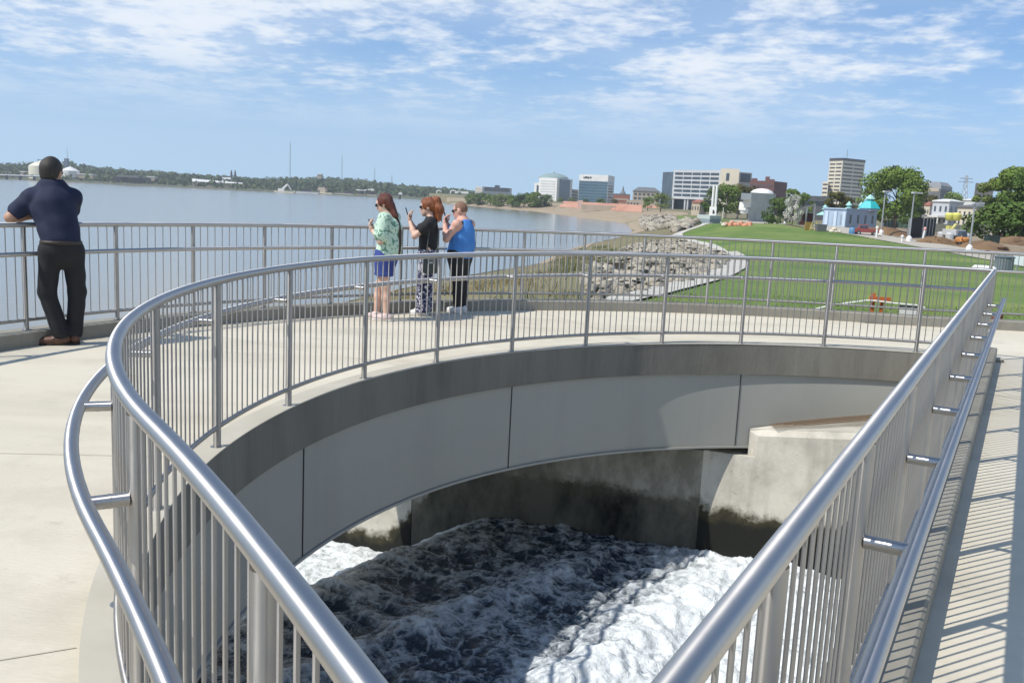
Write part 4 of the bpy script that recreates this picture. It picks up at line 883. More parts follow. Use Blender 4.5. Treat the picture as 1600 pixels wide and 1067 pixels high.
for px, lb in ((361.5, 'left dark chimney stack of the pair on the far shore'), (367.5, 'right dark chimney stack of the pair on the far shore')):
    t, c = far_thing('chimney_stack', lb, 'chimney', px, 282, 1180); t['group'] = 'twin chimney stacks on the far shore'; m = MB(); m.tube([(c[0], c[1], c[2] - 6), (c[0], c[1], Z(px, 272, 1180)), (c[0], c[1], Z(px, 266, 1180))], [1.7, 1.3, .5], 10); m.build('shaft', stk, t, True)
t, c = far_thing('boiler_house', 'small white arched building beside the twin stacks', 'building', 355, 283, 1170); m = MB(); m.box((c[0], c[1], c[2] - 1), (10, 8, 5)); m.build('wall', white_p, t); m = MB(); m.tube([(c[0] - 5, c[1] - 1, c[2] + 1.5), (c[0] + 5, c[1] - 1, c[2] + 1.5)], 2.6, 10); m.build('roof', grey_p, t)
t, c = far_thing('loading_dock', 'dark loading dock building on piles at the far waterline', 'dock', 206, 283, 1060)
A, B = at(175, 289, 1060), at(236, 290, 1060); aw = unit(A[:2]) * 16; prism_b('wall', [A[:2], B[:2], B[:2] + aw, A[:2] + aw], Z_RIVER + 2.0, Z(205, 277, 1060), material('dock_dark', (.045, .045, .06), .8, var=(.08, .075, .08), scale=.1), t)
m = MB(); m.box((A[0] * .45 + B[0] * .55, A[1], Z(205, 276, 1060)), (22, 12, 2.0)); m.build('roof', slate_m, t)
for k in range(9):
    p = A + (B - A) * (k + .5) / 9; m = MB(); m.cyl((p[0], p[1] - .6, Z_RIVER - 2), (p[0], p[1] - .6, Z_RIVER + 2.6), .5, n=6); m.build('pile', dark_p, t)
t, c = far_thing('jetty', 'long jetty on dark piles at the left end of the far shore', 'jetty', 30, 276, 1040)
A, B = at(-20, 273, 1040), at(66, 276, 1045); m = MB(); m.tube([A, B], 0.9, 4); m.build('walkway', grey_p, t)
for px in (-10, 10, 31, 53): p = A + (B - A) * ((px + 20) / 86); m = MB(); m.cyl((p[0], p[1], Z_RIVER - 2), (p[0], p[1], p[2]), 1.3, n=8); m.build('pile', dark_p, t)
for px, py, w_, lb in ((136, 274, 16, 'flat white roofed shed right of the white storage dome'), (8, 271, 8, 'small white roofed shed at the left edge of the far shore'), (40, 270, 7, 'small white roofed shed left of the cream tank'), (238, 278, 9, 'grey roofed shed behind the loading dock'), (500, 274, 5, 'tiny pale house on the wooded far hillside')):
    t, c = far_thing('shed', lb, 'shed', px, py, 1130); m = MB(); m.box((c[0], c[1], c[2] - 1.5), (w_, 8, 4)); m.build('wall', tan_p, t); m = MB(); m.prism([(c[0] - w_ * .54, c[1] - 4.6), (c[0] + w_ * .54, c[1] - 4.6), (c[0] + w_ * .54, c[1] + 4.4), (c[0] - w_ * .54, c[1] + 4.4)], c[2] + .5, c[2] + 1.4); m.build('roof', white_p, t)
t, c = far_thing('crane_barge', 'pale crane barge with a tilted white boom by the far bank', 'barge', 445, 300, 960)
A, B = at(429, 303, 960), at(461, 304, 960); d_ = unit(B - A); hull = MB(); hull.box(((A[0] + B[0]) / 2, (A[1] + B[1]) / 2, Z_RIVER + .6), (np.linalg.norm(B - A), 7, 1.8)); hull.build('hull', cream_p, t)
m = MB(); p0, p1, p2 = at(438, 299, 960), at(449.5, 288.5, 960), at(455, 297, 960); m.tube([p0, p1], 1.0, 6); m.tube([p1, p2], .7, 6); m.build('boom', white_p, t); m = MB(); m.box((p0[0] + 1, p0[1], Z_RIVER + 2.6), (6, 4, 3)); m.build('cab', white_p, t)
for px in (431, 460): p = at(px, 298, 960); m = MB(); m.cyl((p[0], p[1], Z_RIVER), (p[0], p[1], p[2]), .5, n=6); m.build('spud_pole', cream_p, t)
hulls = {'pink': material('pale_pink_hull', (.55, .45, .42), .7), 'cream': cream_p, 'grey': grey_p, 'rust': material('rusty_hull', (.38, .24, .18), .8)}
for (x0, x1, y, hk, cx, lb) in ((462, 499, 305, 'grey', 478, 'grey barge with a dark cabin moored right of the crane barge'), (499, 521, 307.5, 'cream', 505, 'cream barge moored below the pale covered dock'), (524, 553, 308, 'pink', 545, 'pale pink barge loaded with dark cargo'), (556, 573, 310, 'rust', 563, 'rusty barge moored below the gantry'), (573, 590, 312, 'pink', 580, 'short pink hulled barge moored beside the auburn haired woman')):
    A, B = at(x0, y, 990), at(x1, y, 985); t = empty('barge', (*((A + B) / 2)[:2], Z_RIVER), lb, 'barge', 'barges moored along the far bank'); L_ = np.linalg.norm((B - A)[:2]); yw = math.atan2(B[1] - A[1], B[0] - A[0])
    m = MB(); m.box((0, 0, .7), (L_, 8, 2.2), 0, taper=.98); h = m.build('hull', hulls[hk], t); h.matrix_parent_inverse = Matrix.Identity(4); m = MB(); m.box(((cx - (x0 + x1) / 2) / (x1 - x0) * L_, 0, 3.3), (L_ * .38, 5, 3.0)); m.box(((cx - (x0 + x1) / 2) / (x1 - x0) * L_ + 2, 0, 5.2), (L_ * .2, 3.4, .9)); h = m.build('cabin', dark_p if hk != 'cream' else tan_p, t); h.matrix_parent_inverse = Matrix.Identity(4); t.rotation_euler.z = yw
t, c = far_thing('covered_dock', 'pale roofed covered dock on slim posts at the far bank', 'dock', 506, 297, 1010); m = MB(); m.box((c[0], c[1], c[2] + 1), (14, 10, 3.4), .2, taper=.8); m.build('roof', tan_p, t)
for dx in (-5, -1, 4): m = MB(); m.cyl((c[0] + dx, c[1] - 3, Z_RIVER - 1), (c[0] + dx, c[1] - 3, c[2]), .35, n=6); m.build('post', grey_p, t)
t, c = far_thing('loading_gantry', 'white loading gantry above the rusty barge on the far bank', 'gantry', 567, 299, 1010); A, B = at(556, 297, 1010), at(583, 296, 1010); m = MB(); m.tube([A, at(567, 298.5, 1010), B], .8, 5); m.build('boom', white_p, t); m = MB(); p = at(567, 302, 1010); m.tube([at(567, 297, 1010), (p[0], p[1], Z_RIVER - 1)], .9, 6); m.build('tower', grey_p, t); m = MB(); m.box(at(582, 297, 1010), (3.5, 3, 2.2)); m.build('hopper', white_p, t)
t, c = far_thing('mooring_dolphin', 'dark mooring post with a white navigation sign in the far water', 'post', 624.5, 309, 880); m = MB(); m.cyl((c[0], c[1], Z_RIVER - 2), (c[0], c[1], Z(624, 304, 880)), 1.1, n=8); m.build('pile', dark_p, t); m = MB(); m.box((c[0] + .5, c[1], Z(626, 302.5, 880)), (4.2, .5, 2.2), .0, taper=.5); m.build('sign_board', white_p, t); m = MB(); m.cyl((c[0] + 1, c[1] - .3, Z(626, 300, 880)), (c[0] + 1, c[1] - .3, Z(626, 298, 880)), .3, n=6); m.build('lamp', brick_m, t)
t, c = far_thing('grain_terminal', 'white grain terminal with looping conveyor arches behind the women', 'terminal', 705, 310, 1060)
for cx, w_ in ((686, 7), (708, 8)):
    m = MB(); pts = [at(cx - w_ / 2, 312, 1060)] + [at(cx - w_ / 2 * math.cos(a), 300 - 2.0 * math.sin(a), 1060) for a in np.linspace(0, math.pi, 7)] + [at(cx + w_ / 2, 308, 1060)]; m.tube(pts, .7, 6); m.build('conveyor_arch', white_p, t)
for px, y0, y1 in ((693, 303, 314), (698, 302, 315), (703, 304, 315)): p = at(px, y0, 1060); m = MB(); m.box((p[0], p[1], (p[2] + Z_RIVER) / 2), (3, 3, p[2] - Z_RIVER)); m.build('tower', grey_p, t)
p = at(722, 301, 1060); m = MB(); m.box(p, (15, 5, 2.6)); m.build('shed', white_p, t); p = at(697, 313, 1060); m = MB(); m.box((p[0], p[1], Z_RIVER + 1), (26, 6, 4)); m.build('pier', dkbrick_m, t)
b, P, zt, fp = building('factory', 'long pale factory with a dark upper storey beyond the riverside bushes', [(741, 900), (752, 895), (798, 930)], 292.5, grey_p, base=-4)
rows('window_band', P[0], P[1], zt - 6, zt - 1, 2, .5, tan_p, b); rows('dark_storey', P[1], P[2], zt - 4.2, zt + .2, 1, .9, slate_m, b, inset=0); m = MB(); m.box((*(P[1] + (P[2] - P[1]) * .5 + unit(P[1]) * 8), zt + 1), (5, 4, 2.4)); m.build('roof_plant', dark_p, b)
for px, y0, y1, D, lb in ((453, 284, 224, 1600, 'tall thin radio mast rising above the far wood'), (534, 280, 245, 1700, 'shorter thin radio mast right of the tallest one'), (585, 282, 264, 1750, 'faint small radio mast above the auburn haired woman'), (612, 288, 276, 1500, 'short cell tower on the ridge above the mooring post')):
    t, c = far_thing('radio_mast', lb, 'mast', px, y0, D); z0 = c[2] - 8; z1 = Z(px, y1, D); m = MB()
    for k in range(3): a = 2.1 * k; m.cyl((c[0] + .7 * math.cos(a), c[1] + .7 * math.sin(a), z0), (c[0] + .5 * math.cos(a), c[1] + .5 * math.sin(a), z1), .22, n=4)
    for i in range(12): zz = z0 + (z1 - z0) * i / 12; m.box((c[0], c[1], zz), (1.3, 1.3, .25))
    m.build('lattice', steel_pt, t); m = MB(); m.cyl((c[0], c[1], z1), (c[0], c[1], z1 + 4), .2, n=5); m.build('antenna', steel_pt, t)
t, c = far_thing('transmission_tower', 'lattice transmission tower on the skyline between the arena and stone block', 'pylon', 1506, 312, 620)
m = MB(); z0, z1 = -3, Z(1506, 274, 620)
for sx, sy in ((1, 1), (1, -1), (-1, 1), (-1, -1)): m.tube([(c[0] + 3.4 * sx, c[1] + 3.4 * sy, z0), (c[0] + .9 * sx, c[1] + .9 * sy, z0 + (z1 - z0) * .7), (c[0] + .5 * sx, c[1] + .5 * sy, z1)], .16, 4)
for i in range(8):
    f0, f1 = i / 8, (i + 1) / 8; w0, w1 = np.interp([f0, f1], [0, .7, 1], [3.4, .9, .5])
    for s_ in (1, -1): m.cyl((c[0] - w0 * s_, c[1] - w0, z0 + (z1 - z0) * f0), (c[0] + w1 * s_, c[1] - w1, z0 + (z1 - z0) * f1), .1, n=4)
m.build('lattice', steel_pt, t)
for py in (279, 284.5): zz = Z(1506, py, 620); m = MB(); m.box((c[0], c[1], zz), (7.5 if py < 281 else 9, .5, .4)); m.build('cross_arm', steel_pt, t)
# brick river terraces at the head of the bay
brk = material('terrace_brick', (0.42, 0.20, 0.13), .9, var=(.34, .15, .10), scale=.2, var2=(.48, .27, .19), scale2=.03)
ter = empty('brick_terrace', (*on_ground(950, 328)[:2], -5), 'red brick stepped riverside terrace below the glass tower', 'terrace')
for (x0, y0), (x1, y1), hgt, dep in (((875, 324), (912, 325.5), 1.3, 6), ((905, 327), (962, 329), 2.2, 12), ((962, 330), (1003, 332), 2.4, 12), ((880, 321), (1030, 326), 1.4, 4)):
    a, b_ = on_ground(x0, y0), on_ground(x1, y1); aw = unit(a[:2]) * dep; m = MB(); zz = max(a[2], b_[2])
    m.add([(*a[:2], a[2] - 1), (*b_[:2], b_[2] - 1), (*(b_[:2] + aw), zz - 1), (*(a[:2] + aw), zz - 1), (*a[:2], a[2] + .25), (*b_[:2], b_[2] + .25), (*(b_[:2] + aw), zz + hgt), (*(a[:2] + aw), zz + hgt)], [(0, 1, 5, 4), (1, 2, 6, 5), (2, 3, 7, 6), (3, 0, 4, 7), (4, 5, 6, 7)]); m.build('brick_slope', brk, ter)
for px, py in ((904, 323), (908, 322.5)):
    a = on_ground(px, 327); m = MB(); m.box((a[0], a[1], a[2] + 2), (1.3, 1.3, 5)); m.build('pier', material('pale_pink_stone', (.6, .42, .35), .8), ter)
a, b_ = on_ground(930, 329), on_ground(952, 330); m = MB(); m.box((*((a + b_) / 2)[:2], (a[2] + b_[2]) / 2 + 1.2), (np.linalg.norm(a - b_), 3, 2.6)); m.build('stair_block', tan_p, ter)

# ------------------------------------------------------------------ trees one can tell apart
tree('wide', 1398, 350, 259, 185, leaf_green, 'big full green tree standing behind the teal roofed pavilion', seed=1, width=1.0, n=9500)
for px, pt, D, w_, lf, lb in ((1556, 262, 150, .9, leaf_light, 'tall loose light green tree near the right edge, left of its neighbours'), (1582, 254, 142, .95, leaf_green, 'tallest tree at the right edge with sparse upper branches'), (1606, 268, 132, 1.0, leaf_dark, 'dark dense tree cut off by the right edge')):
    tree('loose' if pt < 265 else 'round', px, 368, pt, D, lf, lb, seed=int(px) % 3, width=w_, group='trees by the right edge', n=9000)
for px, pb, pt, D, w_, lb in ((1566, 368, 318, 125, 1.3, 'rounded dark bush filling the gap under the right edge trees, left one'), (1594, 370, 312, 120, 1.3, 'rounded dark bush at the right edge below the tallest tree')):
    tree('bush', px, pb, pt, D, leaf_dark, lb, 'bush', 'bush', 2, w_, 'bushes under the right edge trees')
for k, (px, pt, lf, lb) in enumerate(((1113, 292, leaf_dark, 'dense dark tree behind the twin white columns'), (1133, 286, leaf_green, 'mid green tree second in the row before the cream office core'), (1152, 287, leaf_olive, 'olive toned tree third in the row before the old hotel'), (1168, 289, leaf_olive, 'brownish tree at the right end of the row above the white hall'))):
    tree('round', px, 341, pt, 250 + 8 * k, lf, lb, seed=k, width=1.05, group='row of trees before the large office', trunk_m=pale_bark)
tree('bush', 1214, 345, 309, 200, leaf_dark, 'round clipped dark tree in front of the domed hall', seed=0, width=.9)
tree('loose', 1234, 345, 293, 240, leaf_green, 'thin green tree left of the white blossoming tree', seed=1, width=.9)
tree('round', 1238, 348, 303, 185, blossom, 'small white blossoming tree beside the path lamp', 'blossom tree', seed=0, width=.7)
tree('loose', 1252, 342, 300, 230, leaf_green, 'thin green tree right of the white blossoming tree', seed=2, width=.9)
tree('loose', 1304, 345, 297, 190, leaf_olive, 'sparse olive tree behind the left half of the pavilion', seed=1, width=1.0)
tree('round', 1322, 340, 306, 230, leaf_olive, 'reddish olive tree behind the middle finial of the pavilion', seed=2, width=.9)
tree('loose', 1362, 335, 282, 230, leaf_light, 'thin pale tree behind the teal peaked roof', seed=0, width=.8)
tree('round', 1420, 352, 304, 215, leaf_dark, 'dark tree at the right foot of the big full tree', seed=1, width=1.0)
tree('round', 1440, 345, 297, 330, leaf_olive, 'olive tree in front of the arena', seed=0, width=1.0)
tree('bush', 1487, 318, 300, 480, leaf_green, 'low green tree on the skyline right of the arena', seed=0, width=.9)
tree('wide', 1032, 326, 301, 380, leaf_light, 'broad light green willow before the red brick block', seed=1, width=1.1)
tree('round', 1012, 325, 307, 400, leaf_green, 'green tree left of the light green willow', seed=2, width=1.0)
for k, (px, pb, pt, D, lf) in enumerate(((735, 319.5, 304, None, leaf_green), (750, 321, 301, None, leaf_dark), (766, 322, 303, None, leaf_green), (782, 323, 302, None, leaf_light), (800, 324, 303, None, leaf_green), (818, 324.5, 301, None, leaf_dark), (836, 325, 300, None, leaf_green), (852, 323.5, 304, None, leaf_dark), (875, 322, 309, 600, leaf_green), (893, 322, 309, 600, leaf_light), (915, 321, 311, 590, leaf_dark), (938, 321, 310, 590, leaf_green), (960, 321, 311, 580, leaf_olive))):
    nm = ['first', 'second', 'third', 'fourth', 'fifth', 'sixth', 'seventh', 'eighth', 'ninth', 'tenth', 'eleventh', 'twelfth', 'thirteenth'][k]
    tree('bush', px, pb, pt, D, lf, f'{nm} riverside bush from the left along the sandy far bank', 'bush', 'bush', k, 1.15, 'bushes along the head of the bay')

# ------------------------------------------------------------------ small things between the lawn and the houses
def gp(px, py): return on_ground(px, py)
lamp_spec = [(1376, 368, 300, 'slim grey street lamp in front of the pavilion corner'), (1420, 378, 302, 'slim grey street lamp left of the dirt mound'), (1514, 393, 318, 'tall grey street lamp in front of the cream house'), (1226, 350, 303, 'grey street lamp beside the white blossoming tree')]
def street_lamp(px, pb, pt, lb):
    g = gp(px, pb); D = math.hypot(g[0], g[1]); h = Z(px, pt, D) - g[2]; t = empty('street_lamp', g, lb, 'street lamp', 'street lamps along the path')
    m = MB(); m.cyl((g[0], g[1], g[2]), (g[0], g[1], g[2] + h), .09, .06, 8); m.build('pole', steel_pt, t, True); m = MB(); m.lathe((g[0], g[1], g[2]), [(.28, 0), (.26, .35), (.1, .55)], 8); m.build('base', white_p, t)
    m = MB(); m.box((g[0] + .25, g[1], g[2] + h + .05), (1.0, .35, .14), .3); m.build('lamp_head', grey_p, t)
for q in lamp_spec: street_lamp(*q)
for px, pb, pt, lb in ((1207, 345, 328, 'short white bollard light beside the clipped tree'), (1169, 345, 317, 'thin white pole before the overhanging white block'), (1193, 341, 327, 'short white bollard light left of the clipped tree'), (1177, 340, 328, 'short white bollard light under the domed hall'), (1129, 342, 326, 'short white bollard light right of the white sign box'), (1409, 379, 371, 'short white bollard at the foot of the left street lamp'), (1369, 372, 357, 'white bollard at the right corner of the pavilion')):
    g = gp(px, pb); D = math.hypot(g[0], g[1]); h = Z(px, pt, D) - g[2]; t = empty('bollard_light', g, lb, 'bollard', 'white bollard lights by the path'); m = MB(); m.cyl(tuple(g), (g[0], g[1], g[2] + h), .09 if pt != 317 else .07, n=8); m.build('post', white_p, t, True); m = MB(); m.lathe((g[0], g[1], g[2] + h), [(.13, 0), (.15, .12), (.05, .22)], 8); m.build('cap', white_p, t)
# grey wall block with the two white columns
DW = 138; P = footprint([(1090, DW), (1110, DW - 3), (1127, DW + 5)]); zb = hz(*P[1]) - .6; zt = Z(1105, 336.5, DW)
t = empty('monument_block', (*P[1], zb), 'grey teal wall block with two tall white columns at the lawn corner', 'monument'); aw = unit(P[1]) * 4
prism_b('wall', P + [P[2] + aw, P[0] + aw], zb, zt - .5, material('grey_teal_wall', (.24, .29, .31), .8, var=(.20, .25, .27), scale=.8), t); prism_b('top_band', [p for p in P] + [P[2] + aw, P[0] + aw], zt - .495, zt, material('pale_teal_stone', (.42, .47, .45), .8), t)
for px in (1112.5, 1117.5): c = at(px, 330, DW + 1); m = MB(); m.cyl((c[0], c[1], zt - .4), (c[0], c[1], Z(px, 289.5, DW + 1)), .19, n=10); m.build('column', white_p, t, True)
c = at(1114, 331, DW - 3.4); sg = MB(); sg.box((c[0], c[1], Z(1114, 330, DW - 3.4)), (1.0, .3, 1.25), -.45); s_ = sg.build('sign_box', white_p, t); m = MB(); m.box((c[0] + .0, c[1] - .2, Z(1114, 331, DW - 3.4)), (.18, .1, .5), -.1); m.box((c[0] + .2, c[1] - .22, Z(1114, 332, DW - 3.4)), (.12, .1, .35), .3); m.build('sign_mark', dark_p, s_)
# orange bundle on the lawn crest
g = gp(1155, 353.5); org = material('orange_netting', (.55, .20, .10), .8, var=(.62, .34, .24), scale=3); t = empty('netting_bundle', g, 'bundle of orange netting and pale sacks lying on the lawn crest', 'netting')
m = MB(); rgn = np.random.default_rng(3)
for k in range(9): m.lathe((g[0] - 1.6 + k * .36, g[1] + rgn.normal() * .25, g[2] - .05), [(.30, 0), (.34, .18), (.22, .38 + .12 * (k % 3)), (.04, .45 + .12 * (k % 3))], 8)
m.build('netting', org, t, True); m = MB(); m.lathe((g[0] - 2.0, g[1] - .2, g[2]), [(.34, 0), (.3, .2), (.05, .34)], 8); m.build('sack', cream_p, t, True)
# site: mounds, machines, fences
def mound(px, py, w_, h_, lb, seed):
    g = gp(px, py); n = 26; V = []; Fs = []; rg = np.random.default_rng(seed)
    for i in range(7):
        q = i / 6
        for k in range(n): a = 6.283 * k / n; rr_ = w_ * (1 - q) * (1 + .25 * math.sin(2 * a + seed) + .12 * rg.normal()); V.append((g[0] + rr_ * math.cos(a), g[1] + rr_ * .6 * math.sin(a), g[2] - .2 + h_ * (1 - (1 - q) ** 2) * (1 + .06 * rg.normal())))
    for i in range(6):
        for k in range(n): Fs.append((i * n + k, i * n + (k + 1) % n, (i + 1) * n + (k + 1) % n, (i + 1) * n + k))
    m = MB(); m.add(V, Fs + [tuple(range(6 * n, 7 * n))]); tag(m.build('dirt_mound', dirt2, None, True), lb, 'dirt mound', 'dirt mounds on the building site')
dirt2 = material('loose_dirt', (.20, .125, .065), .95, var=(.14, .085, .045), scale=.9, bump=.5, bscale=3)
mound(1462, 381, 1.9, .8, 'brown dirt mound left of the orange digger', 2); mound(1535, 389, 3.4, .85, 'wide brown dirt mound right of the tall street lamp', 5); mound(1592, 384, 4.0, 1.1, 'tan dirt mound at the right edge below the white fence', 8); mound(1380, 366, 3.0, .9, 'low brown earth heap beside the red truck', 4)
yel = material('yellow_paint', (.58, .55, .14), .5); org2 = material('orange_paint', (.46, .20, .06), .5)
g = gp(1503, 384); D = math.hypot(g[0], g[1]); dg = empty('digger', g, 'orange mini digger with a dark cab between the dirt mounds', 'digger')
m = MB(); 
for s_ in (-.7, .7): m.box((g[0] + s_, g[1], g[2] + .28), (.4, 2.2, .55), .3)
m.build('track', dark_p, dg); m = MB(); m.lathe((g[0], g[1], g[2] + .58), [(1.15, 0), (1.3, .3), (1.25, .7), (.9, .95)], 14); m.build('body', org2, dg, True); m = MB(); m.box((g[0] - .1, g[1] + .1, g[2] + 2.0), (1.2, 1.2, 1.1), .2, taper=.85); m.build('cab', glass_m, dg); m = MB(); m.tube([(g[0] - .5, g[1] - .8, g[2] + 1.0), (g[0] - 1.0, g[1] - 1.6, g[2] + 1.7), (g[0] - 1.5, g[1] - 2.4, g[2] + .7)], .11, 6); b_ = m.build('boom', org2, dg); m = MB(); m.box((g[0] - 1.5, g[1] - 2.4, g[2] + .4), (.6, .5, .6), .3, taper=.6); m.build('bucket', dark_p, b_)
g = gp(1489, 374); D = math.hypot(g[0], g[1]); lf_ = empty('boom_lift', g, 'yellow lift with two round yellow baskets above a grey mast', 'lift')
m = MB(); m.box((g[0], g[1], g[2] + .7), (1.3, 1.7, .6), .4); 
for sx in (-.8, .8):
    for sy in (-.9, .9): m.lathe((g[0] + sx, g[1] + sy, g[2]), [(.4, 0), (.42, .5), (.3, .7)], 10)
m.build('chassis', grey_p, lf_); m = MB(); m.tube([(g[0], g[1], g[2] + 1), (g[0] - .5, g[1], Z(1486, 362, D)), (g[0] + .2, g[1], Z(1489, 349, D))], .13, 6); m.build('mast', material('pale_yellow_steel', (.6, .56, .22), .5), lf_)
for px in (1484, 1494.5): c = at(px, 340, D); m = MB(); m.lathe((c[0], c[1], Z(px, 345, D)), [(.28, 0), (.44, .2), (.46, .6), (.3, .8)], 14); m.build('basket', yel, lf_, True)
c = at(1484, 360, D); m = MB(); m.box((c[0], c[1], Z(1484, 360, D)), (.6, .5, .9), .2); m.build('panel', yel, lf_)
g = gp(1353, 368); tk = empty('pickup_truck', g, 'red pickup truck parked against the pale blue pavilion', 'truck'); red = material('red_paint', (.22, .05, .045), .45)
yw = -.25; cs, sn = math.cos(yw), math.sin(yw); lp = lambda x, y, z: (g[0] + cs * x - sn * y, g[1] + sn * x + cs * y, g[2] + z)
m = MB(); m.box(lp(0, 0, .75), (3.6, 1.5, .6), yw, taper=.97); m.build('body', red, tk); m = MB(); m.box(lp(-.5, 0, 1.33), (1.5, 1.35, .6), yw, taper=.8); cb = m.build('cab', red, tk); m = MB(); m.box(lp(-.5, -.02, 1.34), (1.2, 1.4, .36), yw, taper=.85); m.build('window', glass_m, cb)
for x, y in ((-1.15, -.72), (1.15, -.72), (-1.15, .72), (1.15, .72)):
    m = MB(); m.cyl(lp(x, y - .1, .34), lp(x, y + .1, .34), .34, n=14); w_ = m.build('wheel', dark_p, tk, True); m = MB(); m.cyl(lp(x, y - .11, .34), lp(x, y + .11, .34), .17, n=10); m.build('rim', steel_pt, w_)
g = gp(1331.5, 367); t = empty('portable_tank', g, 'bright blue rounded water tank beside the red truck', 'tank'); m = MB(); m.lathe(tuple(g), [(.42, 0), (.5, .15), (.5, .75), (.36, 1.0), (.1, 1.08)], 14); m.build('body', material('blue_plastic', (.08, .20, .34), .5), t, True); m = MB(); m.lathe((g[0], g[1], g[2] + 1.07), [(.12, 0), (.12, .12)], 10); m.build('cap', dark_p, t)
g = gp(1271, 361); t = empty('barricade', g, 'yellow folding barricade frame left of the pavilion', 'barricade'); m = MB()
for s_ in (-.35, .45): m.tube([(g[0] + s_ - .3, g[1], g[2]), (g[0] + s_, g[1], g[2] + 1.5)], .07, 5); m.tube([(g[0] + s_ + .35, g[1] + .2, g[2]), (g[0] + s_, g[1], g[2] + 1.5)], .07, 5)
m.build('leg', material('tan_yellow_paint', (.55, .42, .12), .6), t); m = MB(); m.box((g[0] - 1.0, g[1] + .3, g[2] + .75), (.9, .5, 1.4)); m.build('board', material('ochre_board', (.25, .17, .04), .8), t)
g = gp(1303, 364); t = empty('sand_sacks', g, 'cream sand sacks stacked before the pavilion wall', 'sacks'); m = MB()
for dx, dz, s_ in ((-.3, 0, .42), (.25, 0, .45), (.7, 0, .36), (0, .35, .4)): m.lathe((g[0] + dx, g[1], g[2] + dz), [(s_ * .8, 0), (s_, .15), (s_ * .8, .36), (.1, .44)], 10)
m.build('sack', cream_p, t, True)
g = gp(1282, 362); t = empty('skip_bin', g, 'grey metal bin on the site left of the pavilion', 'bin'); m = MB(); m.box((g[0], g[1], g[2] + .65), (1.6, 1.1, 1.2), .1, taper=1.1); m.build('body', slate_m, t); m = MB(); m.box((g[0], g[1], g[2] + 1.28), (1.85, 1.3, .06), .1); m.build('rim', steel_pt, t)
g = gp(1549, 381); t = empty('dumpster', g, 'dark green dumpster before the white fence', 'dumpster'); m = MB(); m.box((g[0], g[1], g[2] + .6), (1.7, 1.2, 1.2), .1, taper=1.08); m.build('body', material('dumpster_green', (.02, .04, .035), .6), t); m = MB(); m.box((g[0], g[1], g[2] + 1.24), (1.9, 1.35, .07), .1); m.build('lid', dark_p, t)
def fence(name, label, pts, h, mat, step, slats, cat='fence'):
    W3 = [gp(x, y) for x, y in pts]; t = empty(name, W3[0], label, cat); m = MB(); acc = []
    for a, b_ in zip(W3[:-1], W3[1:]):
        L_ = np.linalg.norm((b_ - a)[:2])
        for k in range(max(1, int(L_ / step))): acc.append(a + (b_ - a) * k / max(1, int(L_ / step)))
        if slats == 'screen': m.add([(*a[:2], a[2]), (*b_[:2], b_[2]), (*b_[:2], b_[2] + h), (*a[:2], a[2] + h)], [(0, 1, 2, 3)])
        else:
            for q in np.linspace(.3, 1.0, slats): m.tube([(a[0], a[1], a[2] + h * q), (b_[0], b_[1], b_[2] + h * q)], .05, 4)
    m.build('panel' if slats == 'screen' else 'rails', mat, t)
    for p in acc[:60]: q = MB(); q.box((p[0], p[1], p[2] + h / 2), (.12, .12, h)); q.build('post', mat if slats != 'screen' else steel_pt, t)
fence('paddock_fence', 'long white rail fence running down at the right edge', [(1544, 370), (1575, 375), (1640, 384)], 1.3, white_p, 2.4, 3)
fence('site_screen', 'black mesh site screen left of the yellow lift', [(1418, 373), (1440, 371), (1460, 369)], 1.9, material('black_mesh', (.018, .015, .018), .9), 2.5, 'screen')
fence('green_screen', 'dark green mesh screen below the big tree', [(1380, 356), (1400, 356), (1432, 359)], 1.8, material('green_mesh', (.03, .075, .05), .9), 3.0, 'screen')
fence('site_fence', 'grey wire site fence behind the digger', [(1440, 362), (1500, 366), (1545, 370)], 1.8, material('grey_mesh', (.10, .11, .09), .9), 3.0, 'screen')
g = gp(1441, 378); t = empty('marker_post', g, 'pink topped white marker post before the black screen', 'post'); m = MB(); m.cyl(tuple(g), (g[0] + .12, g[1], g[2] + 1.05), .1, n=8); m.build('shaft', white_p, t); m = MB(); m.lathe((g[0] + .12, g[1], g[2] + 1.05), [(.12, 0), (.16, .12), (.05, .3)], 8); m.build('top', material('pink_plastic', (.6, .32, .3), .6), t)

for o in list(COL.objects):                         # small site machines at their true size
    k = {'digger': .5, 'pickup_truck': .62, 'portable_tank': .66, 'skip_bin': .55, 'barricade': .58, 'dumpster': .65, 'sand_sacks': .7, 'netting_bundle': .85}.get(o.name)
    if k and o.parent is None: o.scale = (k, k, k)
